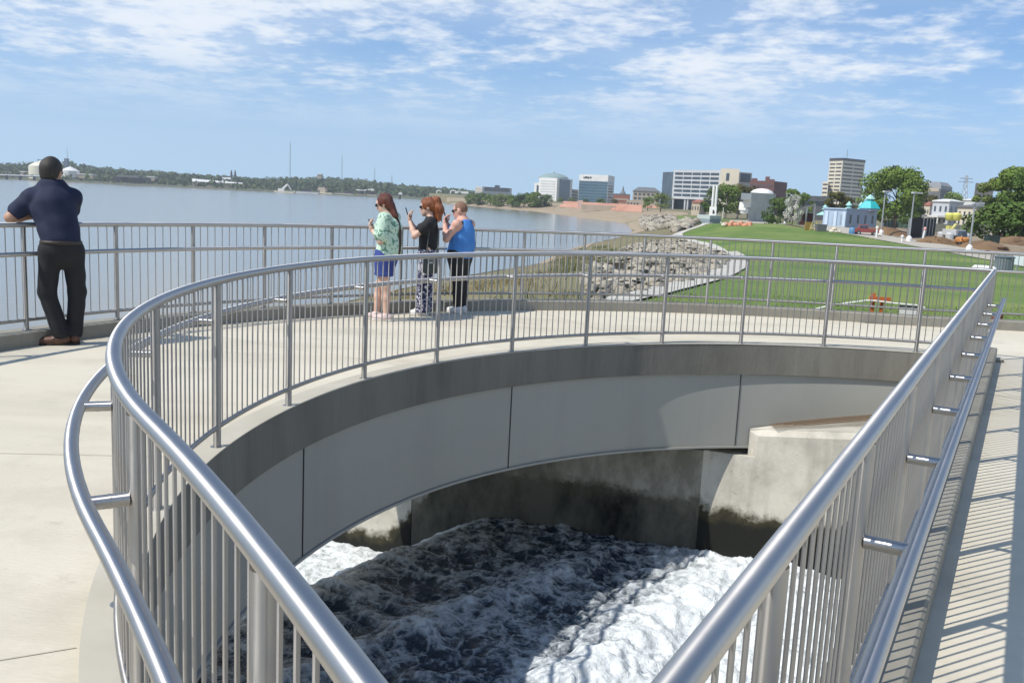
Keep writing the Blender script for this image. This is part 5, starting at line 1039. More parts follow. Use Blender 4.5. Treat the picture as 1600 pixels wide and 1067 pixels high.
# ------------------------------------------------------------------ people: blended distance-field bodies, one continuous surface each
def surface_net(F, org, h):
    s = F < 0; nx, ny, nz = F.shape
    C_ = [s[i:nx - 1 + i, j:ny - 1 + j, k:nz - 1 + k] for i in (0, 1) for j in (0, 1) for k in (0, 1)]
    cnt = sum(c.astype(np.int8) for c in C_); mix = (cnt > 0) & (cnt < 8); idx = np.full(mix.shape, -1, np.int64); I = np.argwhere(mix); idx[mix] = np.arange(len(I))
    acc = np.zeros((len(I), 3)); num = np.zeros(len(I)); i, j, k = I.T
    cor = [(a, b, c) for a in (0, 1) for b in (0, 1) for c in (0, 1)]
    for a in cor:
        for ax in range(3):
            if a[ax]: continue
            b = list(a); b[ax] = 1
            fa, fb = F[i + a[0], j + a[1], k + a[2]], F[i + b[0], j + b[1], k + b[2]]; m_ = (fa < 0) != (fb < 0); t = np.where(m_, fa / (fa - fb + 1e-12), 0)
            p = np.stack([np.full(len(I), float(a[q])) for q in range(3)], -1); p[:, ax] += t; acc[m_] += p[m_]; num[m_] += 1
    V = (I + acc / np.maximum(num, 1)[:, None]) * h + org
    Fq = []
    for ax in range(3):
        sl0 = [slice(None)] * 3; sl1 = [slice(None)] * 3; sl0[ax] = slice(0, -1); sl1[ax] = slice(1, None)
        ch = s[tuple(sl0)] != s[tuple(sl1)]; E = np.argwhere(ch); u, v = [(1, 2), (2, 0), (0, 1)][ax]
        ok = (E[:, u] > 0) & (E[:, v] > 0) & (E[:, u] < F.shape[u] - 1) & (E[:, v] < F.shape[v] - 1); E = E[ok]; q = []
        for du, dv in ((-1, -1), (0, -1), (0, 0), (-1, 0)):
            e = E.copy(); e[:, u] += du; e[:, v] += dv; q.append(idx[e[:, 0], e[:, 1], e[:, 2]])
        q = np.stack(q, -1); fl = s[tuple(sl0)][tuple(E.T)]; q[~fl] = q[~fl][:, ::-1]; Fq.append(q)
    return V, np.concatenate(Fq)
def cap(a, b, ra, rb, flat=None): return ('c', np.array(a, float), np.array(b, float), ra, rb, flat)
def ell(c, r, fwd=None): return ('e', np.array(c, float), np.array(r, float), fwd)
def sdf(prims, P, k=0.03, grow=0.0):
    d = None
    for q in prims:
        if q[0] == 'c':
            _, a, b, ra, rb, flat = q; X = P; A, B = a, b
            if flat is not None:                    # squeeze along a direction (torso depth)
                f, s = unit(flat[0]), flat[1]; M_ = np.eye(3) + (1 / s - 1) * np.outer(f, f); X = (P - a) @ M_.T + a; B = M_ @ (b - a) + a
            ab = B - A; t = np.clip(((X - A) @ ab) / (ab @ ab + 1e-12), 0, 1); e = np.linalg.norm(X - A - t[..., None] * ab, axis=-1) - (ra + (rb - ra) * t)
            if flat is not None: e = e * min(1, flat[1] * 1.25)
        else:
            _, c, r, f = q; X = P - c
            if f is not None:
                y = unit(f); x = unit(np.cross(y, [0, 0, 1.0])); z = np.cross(x, y); X = np.stack([X @ x, X @ y, X @ z], -1)
            k0 = np.linalg.norm(X / r, axis=-1); k1 = np.linalg.norm(X / (r * r), axis=-1); e = k0 * (k0 - 1) / (k1 + 1e-9)
        e = e - grow
        if d is None: d = e
        else: hh = np.clip(0.5 + 0.5 * (d - e) / k, 0, 1); d = d * hh + e * (1 - hh) - k * hh * (1 - hh) if False else np.minimum(d, e) - np.maximum(k - np.abs(d - e), 0) ** 2 / (4 * k)
    return d
def mesh_sdf(prims, h=0.011, k=0.03, grow=0.0, cut=None, wr=0.0, seed=0):
    pts = []
    for q in prims:
        if q[0] == 'c':
            for p, r in ((q[1], q[3]), (q[2], q[4])): pts += [p - r * 1.15, p + r * 1.15]
        else: r = max(q[2]); pts += [q[1] - r, q[1] + r]
    lo, hi = np.min(pts, 0) - 0.03 - grow, np.max(pts, 0) + 0.03 + grow; n = np.ceil((hi - lo) / h).astype(int) + 1
    G = np.stack(np.meshgrid(*[lo[i] + h * np.arange(n[i]) for i in range(3)], indexing='ij'), -1); F = sdf(prims, G, k, grow)
    if wr:
        x, y, z = G[..., 0], G[..., 1], G[..., 2]
        F = F + wr * (np.sin(31 * z + 9 * x + 14 * y + seed + 2 * np.sin(11 * x + 7 * z)) * .6 + np.sin(47 * x - 39 * y + 21 * z + 2 * seed) * .4)
    if cut is not None: F = np.maximum(F, cut(G))
    return surface_net(F, lo, h)
def hand_prims(w, d, n, s, curl=(35, 80), L=1.0):
    """palm, four fingers of unequal length and a thumb; d: wrist to knuckles, n: palm side, s: thumb side"""
    d, n, s = unit(d), unit(n), unit(s); w = np.array(w, float); pr = [cap(w, w + d * .035 * L, .021, .024), cap(w + d * .03 * L + s * .018, w + d * .078 * L + s * .026, .015, .013), cap(w + d * .03 * L, w + d * .082 * L + s * .006, .017, .013), cap(w + d * .03 * L - s * .016, w + d * .074 * L - s * .024, .015, .012)]
    for off, ln, c in ((.029, .068, -4), (.010, .078, 0), (-.010, .072, 3), (-.028, .055, 8)):
        b = w + d * (.082 - abs(off) * .12) * L + s * off; a1, a2 = R(curl[0] + c), R(curl[1] + c); p1 = b + (d * math.cos(a1) + n * math.sin(a1)) * ln * .5 * L; p2 = p1 + (d * math.cos(a2) + n * math.sin(a2)) * ln * .5 * L
        pr += [cap(b, p1, .0095, .0085), cap(p1, p2, .0085, .0072)]
    t0 = w + d * .025 * L + s * .026; t1 = t0 + (d * .55 + s * .5 + n * .5) * .04 * L; t2 = t1 + (d * .8 + n * .45 + s * .05) * .032 * L
    return pr + [cap(w + d * .015, t0, .016, .013), cap(t0, t1, .012, .0105), cap(t1, t2, .0105, .008)]
def skin(name, tone, warm):
    m = material(name, tone, .55, var=warm, scale=14, spec=.35); N, L, b = nodes_of(m); b.inputs['Subsurface Weight'].default_value = .08; b.inputs['Subsurface Radius'].default_value = (.01, .004, .002); return m
def merge(parts):
    Vs, Fs, o = [], [], 0
    for V, Fq in parts: Vs.append(V); Fs.append(Fq + o); o += len(V)
    return np.concatenate(Vs), np.concatenate(Fs)
def person(label, foot_xy, J, f, head_f, build, skin_m, hands, seed=0):
    """J: joints in a frame whose y axis runs along the ground from the camera to the feet; returns root, placing function, body primitives"""
    y = unit(np.array(foot_xy)); M_ = np.array([[y[1], y[0], 0], [-y[0], y[1], 0], [0, 0, 1.0]]).T        # columns: right, away, up
    M_ = np.stack([[y[1], -y[0], 0], [y[0], y[1], 0], [0, 0, 1]], 1); o = np.array([*foot_xy, 0.0]); W_ = lambda V: np.asarray(V) @ M_.T + o
    root = empty('person', tuple(o), label, 'person'); b = build; J = {k_: np.array(v, float) for k_, v in J.items()}; f = unit(f); hf = unit(head_f)
    left = np.cross([0, 0, 1.0], [f[0], f[1], 0])
    legs = []
    for s in 'LR': legs += [cap(J['hip' + s], J['knee' + s], b['thigh'], b['knee']), cap(J['knee' + s], J['knee' + s] * .6 + J['ank' + s] * .4, b['knee'], b['calf']), cap(J['knee' + s] * .6 + J['ank' + s] * .4, J['ank' + s], b['calf'], b['ank'])]
    feet = []
    for s in 'LR': feet += [cap(J['ank' + s] - [0, 0, .035], J['toe' + s], .036, .028)]
    fl = ([f[0], f[1], 0], b.get('depth', .72))
    torso = [cap(J['pelvis'], J['pelvis'] + [0, 0, .07], b['hips'], b['hips'] * .96, fl), cap(J['pelvis'] + [0, 0, .06], J['waist'], b['hips'] * .9, b['waist'], fl), cap(J['waist'], J['chest'], b['waist'], b['chest'], fl), cap(J['chest'], J['neck'] - [0, 0, .07], b['chest'], b['chest'] * .72, fl), cap(J['shL'], J['shR'], b['sh'], b['sh'])]
    bust = [ell(J['chest'] + f * b['chest'] * .5 + left * q * .075 + [0, 0, .02], (.07, .07, .075)) for q in (1, -1)] if b.get('bust') else []
    arms = []
    for s in 'LR': arms += [cap(J['sh' + s], J['elb' + s], b['uarm'], b['elb']), cap(J['elb' + s], J['elb' + s] * .6 + J['wri' + s] * .4, b['elb'], b['farm']), cap(J['elb' + s] * .6 + J['wri' + s] * .4, J['wri' + s], b['farm'], b['wri'])]
    H = J['head']; up = np.array([0, 0, 1.0]); hl = np.cross(up, hf); hu = np.cross(hf, hl)
    hs = b.get('hs', 1.0)
    head = [ell(H + hu * .022, (.074, .092, .092), hf), ell(H - hu * .05 + hf * .03, (.056, .066, .066), hf), cap(J['neck'] - [0, 0, .03], H - hu * .05 - hf * .015, b['nk'], b['nk'] * .94), cap(H + hf * .088 - hu * .002, H + hf * .112 - hu * .035, .009, .014), ell(H + hf * .088 - hu * .064, (.024, .012, .011), hf), ell(H + hf * .075 - hu * .098, (.026, .022, .02), hf), cap(H + hf * .078 + hu * .028 + hl * .03, H + hf * .078 + hu * .028 - hl * .03, .015, .015)]
    for q in (1, -1): head += [ell(H + hl * q * .076 - hu * .01 - hf * .008, (.009, .02, .031), hf)]
    if hs != 1:
        head = [q if i == 2 else ((q[0], H + (q[1] - H) * hs, H + (q[2] - H) * hs, q[3] * hs, q[4] * hs, q[5]) if q[0] == 'c' else (q[0], H + (q[1] - H) * hs, q[2] * hs, q[3])) for i, q in enumerate(head)]
    body = [mesh_sdf(legs + feet + torso + bust + arms + head, .0115, .028)] + [mesh_sdf(hand_prims(*hd), .0045, .008) for hd in hands]
    V, Fq = merge(body); mesh_np('body', W_(V), Fq, skin_m, root, True)
    eye = MB()
    for q in (1, -1): c = W_(H + hf * .083 + hl * q * .03 + hu * .006); eye.lathe((c[0], c[1], c[2] - .008), [(.002, 0), (.009, .004), (.011, .008), (.009, .012), (.002, .016)], 8)
    eye.build('eyes', material('eye_dark', (.03, .025, .02), .2), root, True)
    def cloth(name, prims, mat, grow, cut=None, wr=.003, k=.03, h=.0115, lab=None):
        V, Fq = mesh_sdf(prims, h, k, grow, cut, wr, seed); o_ = mesh_np(name, W_(V), Fq, mat, root, True)
        if lab: o_['label'] = lab
        return o_
    return root, W_, J, dict(legs=legs, torso=torso, bust=bust, arms=arms, head=head, H=H, hf=hf, hu=hu, hl=hl, f=f, left=left), cloth
def frac(a, b, t): return a + (b - a) * t
def shoes(J, cloth, mat, sole, r=1.0, grow=.010):
    for s in 'LR':
        a, t = J['ank' + s], J['toe' + s]; d = unit((t - a) * [1, 1, 0])
        cloth('shoe', [cap(a - [0, 0, .035] - d * .04, a - [0, 0, .045] + d * .03, .036 * r, .038 * r), cap([*(a[:2] + d[:2] * .02), .045], [*t[:2], .036], .04 * r, .03 * r), cap(a - [0, 0, .02], a + [0, 0, .01], .035 * r, .036 * r)], mat, grow - .004, lambda G: np.maximum(.012 - G[..., 2], G[..., 2] - (a[2] + .02)), 0, .02)
        c = []
        cloth('sole', [cap([*(a[:2] - d[:2] * .045), .012], [*(t[:2] + d[:2] * .006), .012], .043 * r, .038 * r)], sole, .002, lambda G: np.maximum(.001 - G[..., 2], G[..., 2] - .022), 0)
def glasses(H, hf, hu, hl, W_, root, name='sunglasses'):
    m = MB(); g_ = material('sunglass_black', (.012, .012, .014), .15)
    for q in (1, -1): c = H + hf * .097 + hl * q * .033 + hu * .008; m.tube([W_(c - hl * .022), W_(c - hl * .008 - hu * .004), W_(c + hl * .008 - hu * .004), W_(c + hl * .022)], [.012, .019, .019, .012], 8); m.tube([W_(c + hl * q * .024 + hu * .008), W_(H + hl * q * .082 + hf * .0 + hu * .006)], .004, 5)
    m.tube([W_(H + hf * .1 - hl * .014 + hu * .012), W_(H + hf * .1 + hl * .014 + hu * .012)], .004, 5); return m.build(name, g_, root, True)
def phone(W_, c, u, n, label):
    u, n = unit(u), unit(n); s = np.cross(u, n); c = np.array(c); root = empty('phone', tuple(W_(c)), label, 'phone')
    def slab(w, hh, t, off): m = MB(); V = [W_(c + s * a * w / 2 + u * b_ * hh / 2 + n * (off + q * t / 2)) for q in (-1, 1) for a, b_ in ((-1, -.92), (-.86, -1), (.86, -1), (1, -.92), (1, .92), (.86, 1), (-.86, 1), (-1, .92))]; m.add(V, [tuple(range(7, -1, -1)), tuple(range(8, 16))] + [(i, (i + 1) % 8, (i + 1) % 8 + 8, i + 8) for i in range(8)]); return m
    slab(.076, .155, .011, 0).build('case', material('phone_black', (.015, .015, .017), .35), root); slab(.068, .145, .002, .0068).build('screen', material('phone_glass', (.02, .022, .03), .08), root); m = slab(.028, .03, .003, -.0072); m.v = [tuple(np.array(v) + M3(W_, u * .05 + s * .018)) for v in m.v]; m.build('camera_bump', material('phone_black', (.015, .015, .017)), root); return root
def M3(W_, v): return W_(v) - W_(np.zeros(3))

# the man leaning on the railing, seen from behind
sk_m = skin('skin_tan', (.46, .27, .185), (.40, .22, .145)); sk_f = skin('skin_fair', (.60, .40, .31), (.54, .33, .25)); sk_p = skin('skin_pink', (.62, .38, .30), (.56, .31, .24))
J = dict(hipL=(-.085, -.06, .90), hipR=(.10, -.03, .90), kneeL=(-.125, .0, .50), kneeR=(.13, .02, .50), ankL=(-.02, -.02, .09), ankR=(.10, .03, .09), toeL=(-.19, .01, .035), toeR=(.10, .15, .035), pelvis=(.005, -.05, .92), waist=(-.01, -.02, 1.08), chest=(-.05, .045, 1.28), neck=(-.055, .10, 1.50), shL=(-.225, .06, 1.375), shR=(.115, .13, 1.385), head=(-.06, .14, 1.615), elbL=(-.41, .04, 1.185), wriL=(-.22, .20, 1.20), elbR=(.085, .40, 1.20), wriR=(-.06, .28, 1.20))
root, W_, J, Pm, cloth = person('person in a navy polo shirt and dark trousers leaning on the outer railing', (-4.27, 8.58), J, (-.25, .97, 0), (.42, .90, -.1), dict(thigh=.092, knee=.062, calf=.060, ank=.042, hips=.160, waist=.158, chest=.185, sh=.070, uarm=.058, elb=.045, farm=.044, wri=.030, nk=.068, depth=.74, hs=1.13), sk_m,
    [((-.22, .20, 1.20), (.9, .5, -.05), (.2, -.1, -1), (-.4, .9, 0), (30, 60)), ((-.06, .28, 1.20), (-.95, -.15, .05), (0, .1, -1), (.1, .95, .1), (30, 60))])
navy = material('navy_polo', (.012, .018, .050), .85, var=(.008, .012, .036), scale=7, bump=.2, bscale=60); trous = material('charcoal_trousers', (.014, .014, .017), .85, var=(.010, .010, .012), scale=8, bump=.2, bscale=50)
slv = [cap(J['sh' + s], frac(J['sh' + s], J['elb' + s], .66), .070, .068) for s in 'LR']
cloth('polo_shirt', Pm['torso'] + slv + [cap(J['neck'] - [0, .0, .04], frac(J['neck'], J['shL'], .8) - [0, 0, .01], .072, .060), cap(J['neck'] - [0, 0, .04], frac(J['neck'], J['shR'], .8) - [0, 0, .01], .072, .060)], navy, .014, lambda G: np.maximum(.965 - G[..., 2], G[..., 2] - 1.55), .004)
cloth('collar', [cap(J['neck'] - [0, .01, .035], J['neck'] + [0, .01, .0], .080, .074)], navy, 0, lambda G: np.abs(G[..., 2] - 1.525) - .035, 0)
cloth('trousers', [cap(J['pelvis'] + [0, 0, -.02], J['pelvis'] + [0, 0, .07], .165, .165, ([-.25, .97, 0], .78))] + [q for s in 'LR' for q in (cap(J['hip' + s], J['knee' + s], .093, .068), cap(J['knee' + s], J['ank' + s] + [0, 0, .02], .068, .060))], trous, .012, lambda G: np.maximum(.065 - G[..., 2], G[..., 2] - .985), .0035)
cloth('belt', [cap(J['pelvis'] + [0, 0, .03], J['pelvis'] + [0, 0, .08], .178, .178, ([-.25, .97, 0], .80))], material('black_belt', (.03, .02, .015), .5), .006, lambda G: np.abs(G[..., 2] - .975) - .018, 0)
hair_d = material('dark_hair', (.016, .013, .010), .6, var=(.028, .022, .015), scale=60, stretch=(1, 1, .2), bump=.4, bscale=150)
H, hf, hu, hl = Pm['H'], Pm['hf'], Pm['hu'], Pm['hl']
cloth('hair', [ell(H + hu * .030 - hf * .010, (.093, .111, .110), hf), ell(H - hu * .03 - hf * .052, (.074, .055, .078), hf)], hair_d, .004, lambda G: np.maximum((G - H) @ hf - .055 - .5 * np.maximum((G - H) @ hu - .05, 0), -((G - H) @ hu) - .075 + .9 * np.maximum((G - H) @ hf + .02, 0)), .003, .02, .008)
glasses(H + hf * .012, hf, hu, hl, W_, root)
brown = material('brown_leather', (.12, .05, .025), .55, var=(.08, .032, .017), scale=9); shoes(J, cloth, brown, material('dark_sole', (.03, .022, .018), .8), 1.08)

# woman with the long braid
J = dict(hipL=(-.015, -.07, .78), hipR=(.065, .06, .78), kneeL=(.03, -.08, .43), kneeR=(-.045, .06, .43), ankL=(.045, -.085, .08), ankR=(-.075, .05, .08), toeL=(-.09, -.05, .03), toeR=(-.20, .08, .03), pelvis=(.03, 0, .82), waist=(.045, 0, .97), chest=(.05, 0, 1.13), neck=(.03, 0, 1.31), shL=(-.015, -.125, 1.255), shR=(.11, .125, 1.255), head=(-.01, .015, 1.44), elbL=(-.05, -.18, .985), wriL=(-.15, -.02, 1.105), elbR=(-.01, .19, .985), wriR=(-.16, .10, 1.10))
root, W_, J, Pm, cloth = person('person with a long dark red braid, green patterned shirt and blue shorts', (-1.63, 11.32), J, (-.87, .5, 0), (-.88, .32, -.36), dict(thigh=.082, knee=.055, calf=.052, ank=.034, hips=.150, waist=.125, chest=.140, sh=.055, uarm=.045, elb=.036, farm=.034, wri=.024, nk=.048, bust=True, depth=.8), sk_f,
    [((-.15, -.02, 1.105), (-.45, .25, .85), (.75, .1, .5), (.1, .9, -.2), (40, 75)), ((-.16, .10, 1.10), (-.3, -.4, .8), (.75, .1, .5), (.1, -.9, .1), (45, 80))])
floral = material('green_floral_cloth', (.42, .54, .44), .85); N, L, bb = nodes_of(floral)
def speckle(m, c1, c2, sc, lo, hi, feat='F1'):
    N, L, b = nodes_of(m); tc = N.new('ShaderNodeTexCoord'); n = N.new('ShaderNodeTexNoise'); n.inputs['Scale'].default_value = sc; n.inputs['Detail'].default_value = 3; n.inputs['Distortion'].default_value = 1.2; L.new(tc.outputs['Object'], n.inputs['Vector']); r = N.new('ShaderNodeMapRange'); r.inputs[1].default_value = lo; r.inputs[2].default_value = hi; L.new(n.outputs[0], r.inputs[0]); x = N.new('ShaderNodeMixRGB'); x.inputs[1].default_value = (*c1, 1); x.inputs[2].default_value = (*c2, 1); L.new(r.outputs[0], x.inputs[0]); L.new(x.outputs[0], b.inputs['Base Color'])
speckle(floral, (.46, .60, .48), (.10, .22, .15), 17, .52, .60)
slv = [cap(J['sh' + s], frac(J['sh' + s], J['elb' + s], .72), .066, .080) for s in 'LR']
cloth('shirt', [cap(J['pelvis'] + [.02, 0, -.01], J['waist'] + [.02, 0, 0], .165, .155, ([-.87, .5, 0], .86)), cap(J['waist'] + [.02, 0, 0], J['chest'] + [.015, 0, 0], .155, .155, ([-.87, .5, 0], .84)), cap(J['chest'], J['neck'] - [0, 0, .08], .15, .10, ([-.87, .5, 0], .8)), cap(J['shL'], J['shR'], .058, .058)] + Pm['bust'] + slv, floral, .014, lambda G: np.maximum(.775 - G[..., 2], G[..., 2] - 1.335), .006)
cloth('shorts', [cap(J['pelvis'] + [0, 0, -.03], J['pelvis'] + [0, 0, .05], .15, .145, ([-.87, .5, 0], .85))] + [cap(J['hip' + s], frac(J['hip' + s], J['knee' + s], .62), .098, .098) for s in 'LR'], material('royal_blue_cloth', (.030, .055, .24), .8, var=(.022, .042, .19), scale=8), .012, lambda G: np.maximum(.555 - G[..., 2], G[..., 2] - .88), .005)
H, hf, hu, hl = Pm['H'], Pm['hf'], Pm['hu'], Pm['hl']
auburn = material('auburn_hair', (.15, .034, .013), .42, var=(.05, .011, .006), scale=45, stretch=(1, 1, .12), bump=.7, bscale=130)
hr = cloth('hair', [ell(H + hu * .026 - hf * .012, (.084, .102, .097), hf), ell(H - hu * .04 - hf * .05, (.07, .055, .08), hf), cap(H - hu * .06 - hf * .06, (.115, -.04, 1.29), .05, .045)], auburn, .004, lambda G: np.maximum((G - H) @ hf - .058 - .5 * np.maximum((G - H) @ hu - .045, 0), -(G[..., 2] - 1.27)), .003, .02, .008)
bp = [(.105, -.035, 1.33), (.15, -.06, 1.22), (.185, -.08, 1.10), (.190, -.085, .97), (.18, -.085, .83)]; br = []
for i in range(17): t = i / 16 * 4; a = int(min(3, t)); p = frac(np.array(bp[a]), np.array(bp[a + 1]), t - a); br.append(ell(p, (.030 - .0009 * i, .028 - .0008 * i, .030)))
cloth('braid', br, material('shaded_auburn_braid', (.05, .014, .009), .5, var=(.03, .009, .006), scale=50), 0, None, .002, .012, .008)  # the auburn hair colour, darkened for the shade on the braid
glasses(H, hf, hu, hl, W_, root, 'spectacles')
shoes(J, cloth, material('pale_pink_trainer', (.55, .44, .41), .7), material('white_sole', (.68, .66, .62), .7), .98)
phone(W_, (-.165, .045, 1.165), (-.42, .12, .9), (.8, -.1, .45), 'black phone held by the braided person in the green shirt')

# woman with the ponytail
J = dict(hipL=(.04, -.08, .77), hipR=(.06, .075, .77), kneeL=(.015, -.08, .42), kneeR=(.03, .08, .42), ankL=(.0, -.085, .08), ankR=(.035, .085, .08), toeL=(-.135, -.06, .03), toeR=(-.10, .12, .03), pelvis=(.05, 0, .81), waist=(.045, 0, .96), chest=(.05, 0, 1.10), neck=(.07, 0, 1.28), shL=(.06, -.15, 1.215), shR=(.08, .15, 1.215), head=(.035, .01, 1.412), elbL=(-.13, -.17, 1.035), wriL=(-.20, -.04, 1.215), elbR=(-.10, .16, 1.045), wriR=(-.20, .06, 1.225))
root, W_, J, Pm, cloth = person('person with a full ginger ponytail in a black tee and patterned trousers', (-1.2, 11.98), J, (-.97, .2, 0), (-.96, .18, -.12), dict(thigh=.085, knee=.058, calf=.053, ank=.034, hips=.152, waist=.122, chest=.138, sh=.055, uarm=.046, elb=.036, farm=.034, wri=.024, nk=.046, bust=True, depth=.8), sk_f,
    [((-.20, -.04, 1.215), (-.25, .35, .9), (.85, .1, .3), (.1, .9, -.1), (40, 75)), ((-.20, .06, 1.225), (-.2, -.35, .9), (.85, .1, .3), (.1, -.9, .1), (45, 80))])
slv = [cap(J['sh' + s], frac(J['sh' + s], J['elb' + s], .5), .058, .056) for s in 'LR']
cloth('tee_shirt', [cap(J['pelvis'], J['waist'], .148, .132, ([-.97, .2, 0], .82))] + Pm['torso'][2:] + Pm['bust'] + slv, material('black_tee_cloth', (.010, .010, .012), .85, var=(.016, .016, .018), scale=9), .012, lambda G: np.maximum(.765 - G[..., 2], G[..., 2] - 1.29), .005)
pat = material('navy_white_print', (.02, .02, .06), .85); speckle(pat, (.018, .020, .065), (.62, .62, .66), 30, .545, .565)
cloth('trousers', [cap(J['pelvis'] + [0, 0, -.03], J['pelvis'] + [0, 0, .05], .152, .145, ([-.97, .2, 0], .85))] + [q for s in 'LR' for q in (cap(J['hip' + s], J['knee' + s], .095, .085), cap(J['knee' + s], J['ank' + s] + [0, 0, -.02], .085, .088))], pat, .010, lambda G: np.maximum(.045 - G[..., 2], G[..., 2] - .87), .006)
H, hf, hu, hl = Pm['H'], Pm['hf'], Pm['hu'], Pm['hl']
ginger = material('ginger_hair', (.30, .085, .018), .4, var=(.11, .028, .008), scale=45, stretch=(1, 1, .12), bump=.7, bscale=120)
cloth('hair', [ell(H + hu * .026 - hf * .012, (.085, .102, .098), hf), ell(H - hu * .01 - hf * .06, (.07, .055, .08), hf), cap(H + hf * .085 + hu * .06, H + hf * .05 + hu * .085, .025, .03)], ginger, .004, lambda G: np.maximum((G - H) @ hf - .07 - .6 * np.maximum((G - H) @ hu - .03, 0), -((G - H) @ hu) - .06 + .6 * np.maximum((G - H) @ hf, 0)), .003, .02, .008)
cloth('ponytail', [cap(H - hf * .06 + hu * .085, H - hf * .11 + hu * .075, .035, .05), cap(H - hf * .11 + hu * .07, H - hf * .135 - hu * .05, .055, .068), cap(H - hf * .135 - hu * .04, H - hf * .115 - hu * .14, .064, .042), cap(H - hf * .115 - hu * .12, H - hf * .10 - hu * .19, .036, .012)] + [cap(H - hf * (.12 + .045 * math.cos(q)) + hl * .045 * math.sin(q) - hu * .02, H - hf * (.115 + .04 * math.cos(q)) + hl * .045 * math.sin(q) - hu * (.16 + .02 * (i % 3)), .026, .008) for i, q in enumerate(np.arange(0, 6.28, .7))], ginger, 0, None, .006, .02, .007)
glasses(H, hf, hu, hl, W_, root)
shoes(J, cloth, material('white_trainer', (.70, .69, .67), .6), material('white_sole', (.68, .66, .62)), .98)
phone(W_, (-.235, .012, 1.315), (-.30, .06, .95), (.9, -.05, .3), 'black phone raised by the ponytailed person in the black tee')
bagm = material('dark_grey_bag', (.035, .045, .042), .7, var=(.055, .068, .062), scale=12); c = np.array([.085, -.21, .68]); bg = empty('shoulder_bag', tuple(W_(c)), 'dark grey shoulder bag hanging at the hip of the ponytailed person', 'bag')
V, Fq = mesh_sdf([cap(c + [-.065, 0, -.07], c + [.065, 0, -.07], .042, .042), cap(c + [-.065, 0, .0], c + [.06, 0, .0], .045, .045), cap(c + [-.055, 0, .06], c + [.055, 0, .06], .036, .036)], .01, .04, 0, None, .003, 4); mesh_np('pouch', W_(V), Fq, bagm, bg, True)
m = MB(); m.tube([W_(q) for q in ((.02, -.20, .74), (.04, -.19, .95), (.05, -.16, 1.16), (.065, -.06, 1.292), (.11, -.05, 1.27), (.17, -.08, 1.12), (.17, -.16, .93), (.145, -.20, .75))], .009, 6); m.build('strap', bagm, bg, True); m = MB(); m.box(tuple(W_(c + [0, -.045, .03])), (.05, .012, .02), .1); m.build('clasp', steel_pt, bg)

# person in the blue tank top
J = dict(hipL=(-.03, -.09, .77), hipR=(.075, .06, .77), kneeL=(.02, -.085, .42), kneeR=(.085, .05, .42), ankL=(.015, -.07, .08), ankR=(.09, .045, .08), toeL=(-.10, .0, .03), toeR=(-.02, .13, .03), pelvis=(.03, 0, .81), waist=(.055, 0, .94), chest=(.05, 0, 1.08), neck=(.055, .01, 1.25), shL=(-.03, -.15, 1.195), shR=(.155, .13, 1.195), head=(.015, .03, 1.378), elbL=(-.16, -.17, .995), wriL=(-.19, -.03, 1.185), elbR=(-.03, .24, 1.0), wriR=(-.16, .12, 1.19))
root, W_, J, Pm, cloth = person('person with a shaved head in a bright blue tank top and black leggings', (-.79, 12.41), J, (-.80, .6, 0), (-.90, .40, -.18), dict(thigh=.108, knee=.068, calf=.062, ank=.038, hips=.185, waist=.175, chest=.175, sh=.062, uarm=.058, elb=.043, farm=.041, wri=.027, nk=.053, bust=True, depth=.82), sk_p,
    [((-.19, -.03, 1.185), (-.1, .45, .85), (.8, .2, .3), (.1, .9, -.1), (40, 75)), ((-.16, .12, 1.19), (-.15, -.4, .85), (.8, .2, .3), (.1, -.9, .1), (45, 80))])
tank = material('bright_blue_tank', (.065, .24, .60), .8, var=(.05, .195, .52), scale=8)
cloth('tank_top', [cap(J['pelvis'] + [0, 0, -.03], J['waist'], .19, .18, ([-.8, .6, 0], .85))] + Pm['torso'][2:4] + Pm['bust'] + [cap(frac(J['shL'], J['shR'], .3), frac(J['shL'], J['shR'], .72), .06, .06)], tank, .012, lambda G: np.maximum(np.maximum(.745 - G[..., 2], G[..., 2] - 1.262), np.abs((G - np.array([.06, 0, 0])) @ np.array([.6, .8, 0])) - np.interp(G[..., 2], [1.0, 1.10, 1.16, 1.25], [.5, .17, .125, .085])), .005)
cloth('under_top', [Pm['torso'][3], cap(frac(J['shL'], J['shR'], .16), frac(J['shL'], J['shR'], .84), .058, .058)], material('black_sports_top', (.012, .012, .014), .8), .007, lambda G: np.maximum(np.maximum(1.0 - G[..., 2], G[..., 2] - 1.245), np.abs((G - np.array([.06, 0, 0])) @ np.array([.6, .8, 0])) - .155), 0)
cloth('leggings', [cap(J['pelvis'] + [0, 0, -.03], J['pelvis'] + [0, 0, .05], .188, .18, ([-.8, .6, 0], .86))] + Pm['legs'], material('black_legging_cloth', (.010, .010, .012), .75), .008, lambda G: np.maximum(.075 - G[..., 2], G[..., 2] - .86), .002)
H, hf, hu, hl = Pm['H'], Pm['hf'], Pm['hu'], Pm['hl']
cloth('hair', [ell(H + hu * .024 - hf * .006, (.077, .095, .094), hf)], material('cropped_hair', (.16, .085, .055), .75, var=(.22, .125, .085), scale=30), .0015, lambda G: np.maximum((G - H) @ hf - .05 - .5 * np.maximum((G - H) @ hu - .05, 0), -((G - H) @ hu) - .03 + .5 * np.maximum((G - H) @ hf, 0)), 0, .02, .008)
glasses(H, hf, hu, hl, W_, root)
shoes(J, cloth, material('white_trainer', (.70, .69, .67)), material('white_sole', (.68, .66, .62)), 1.0)
phone(W_, (-.185, .06, 1.275), (-.28, .12, .95), (.85, .0, .3), 'black phone held by the person in the blue tank top')

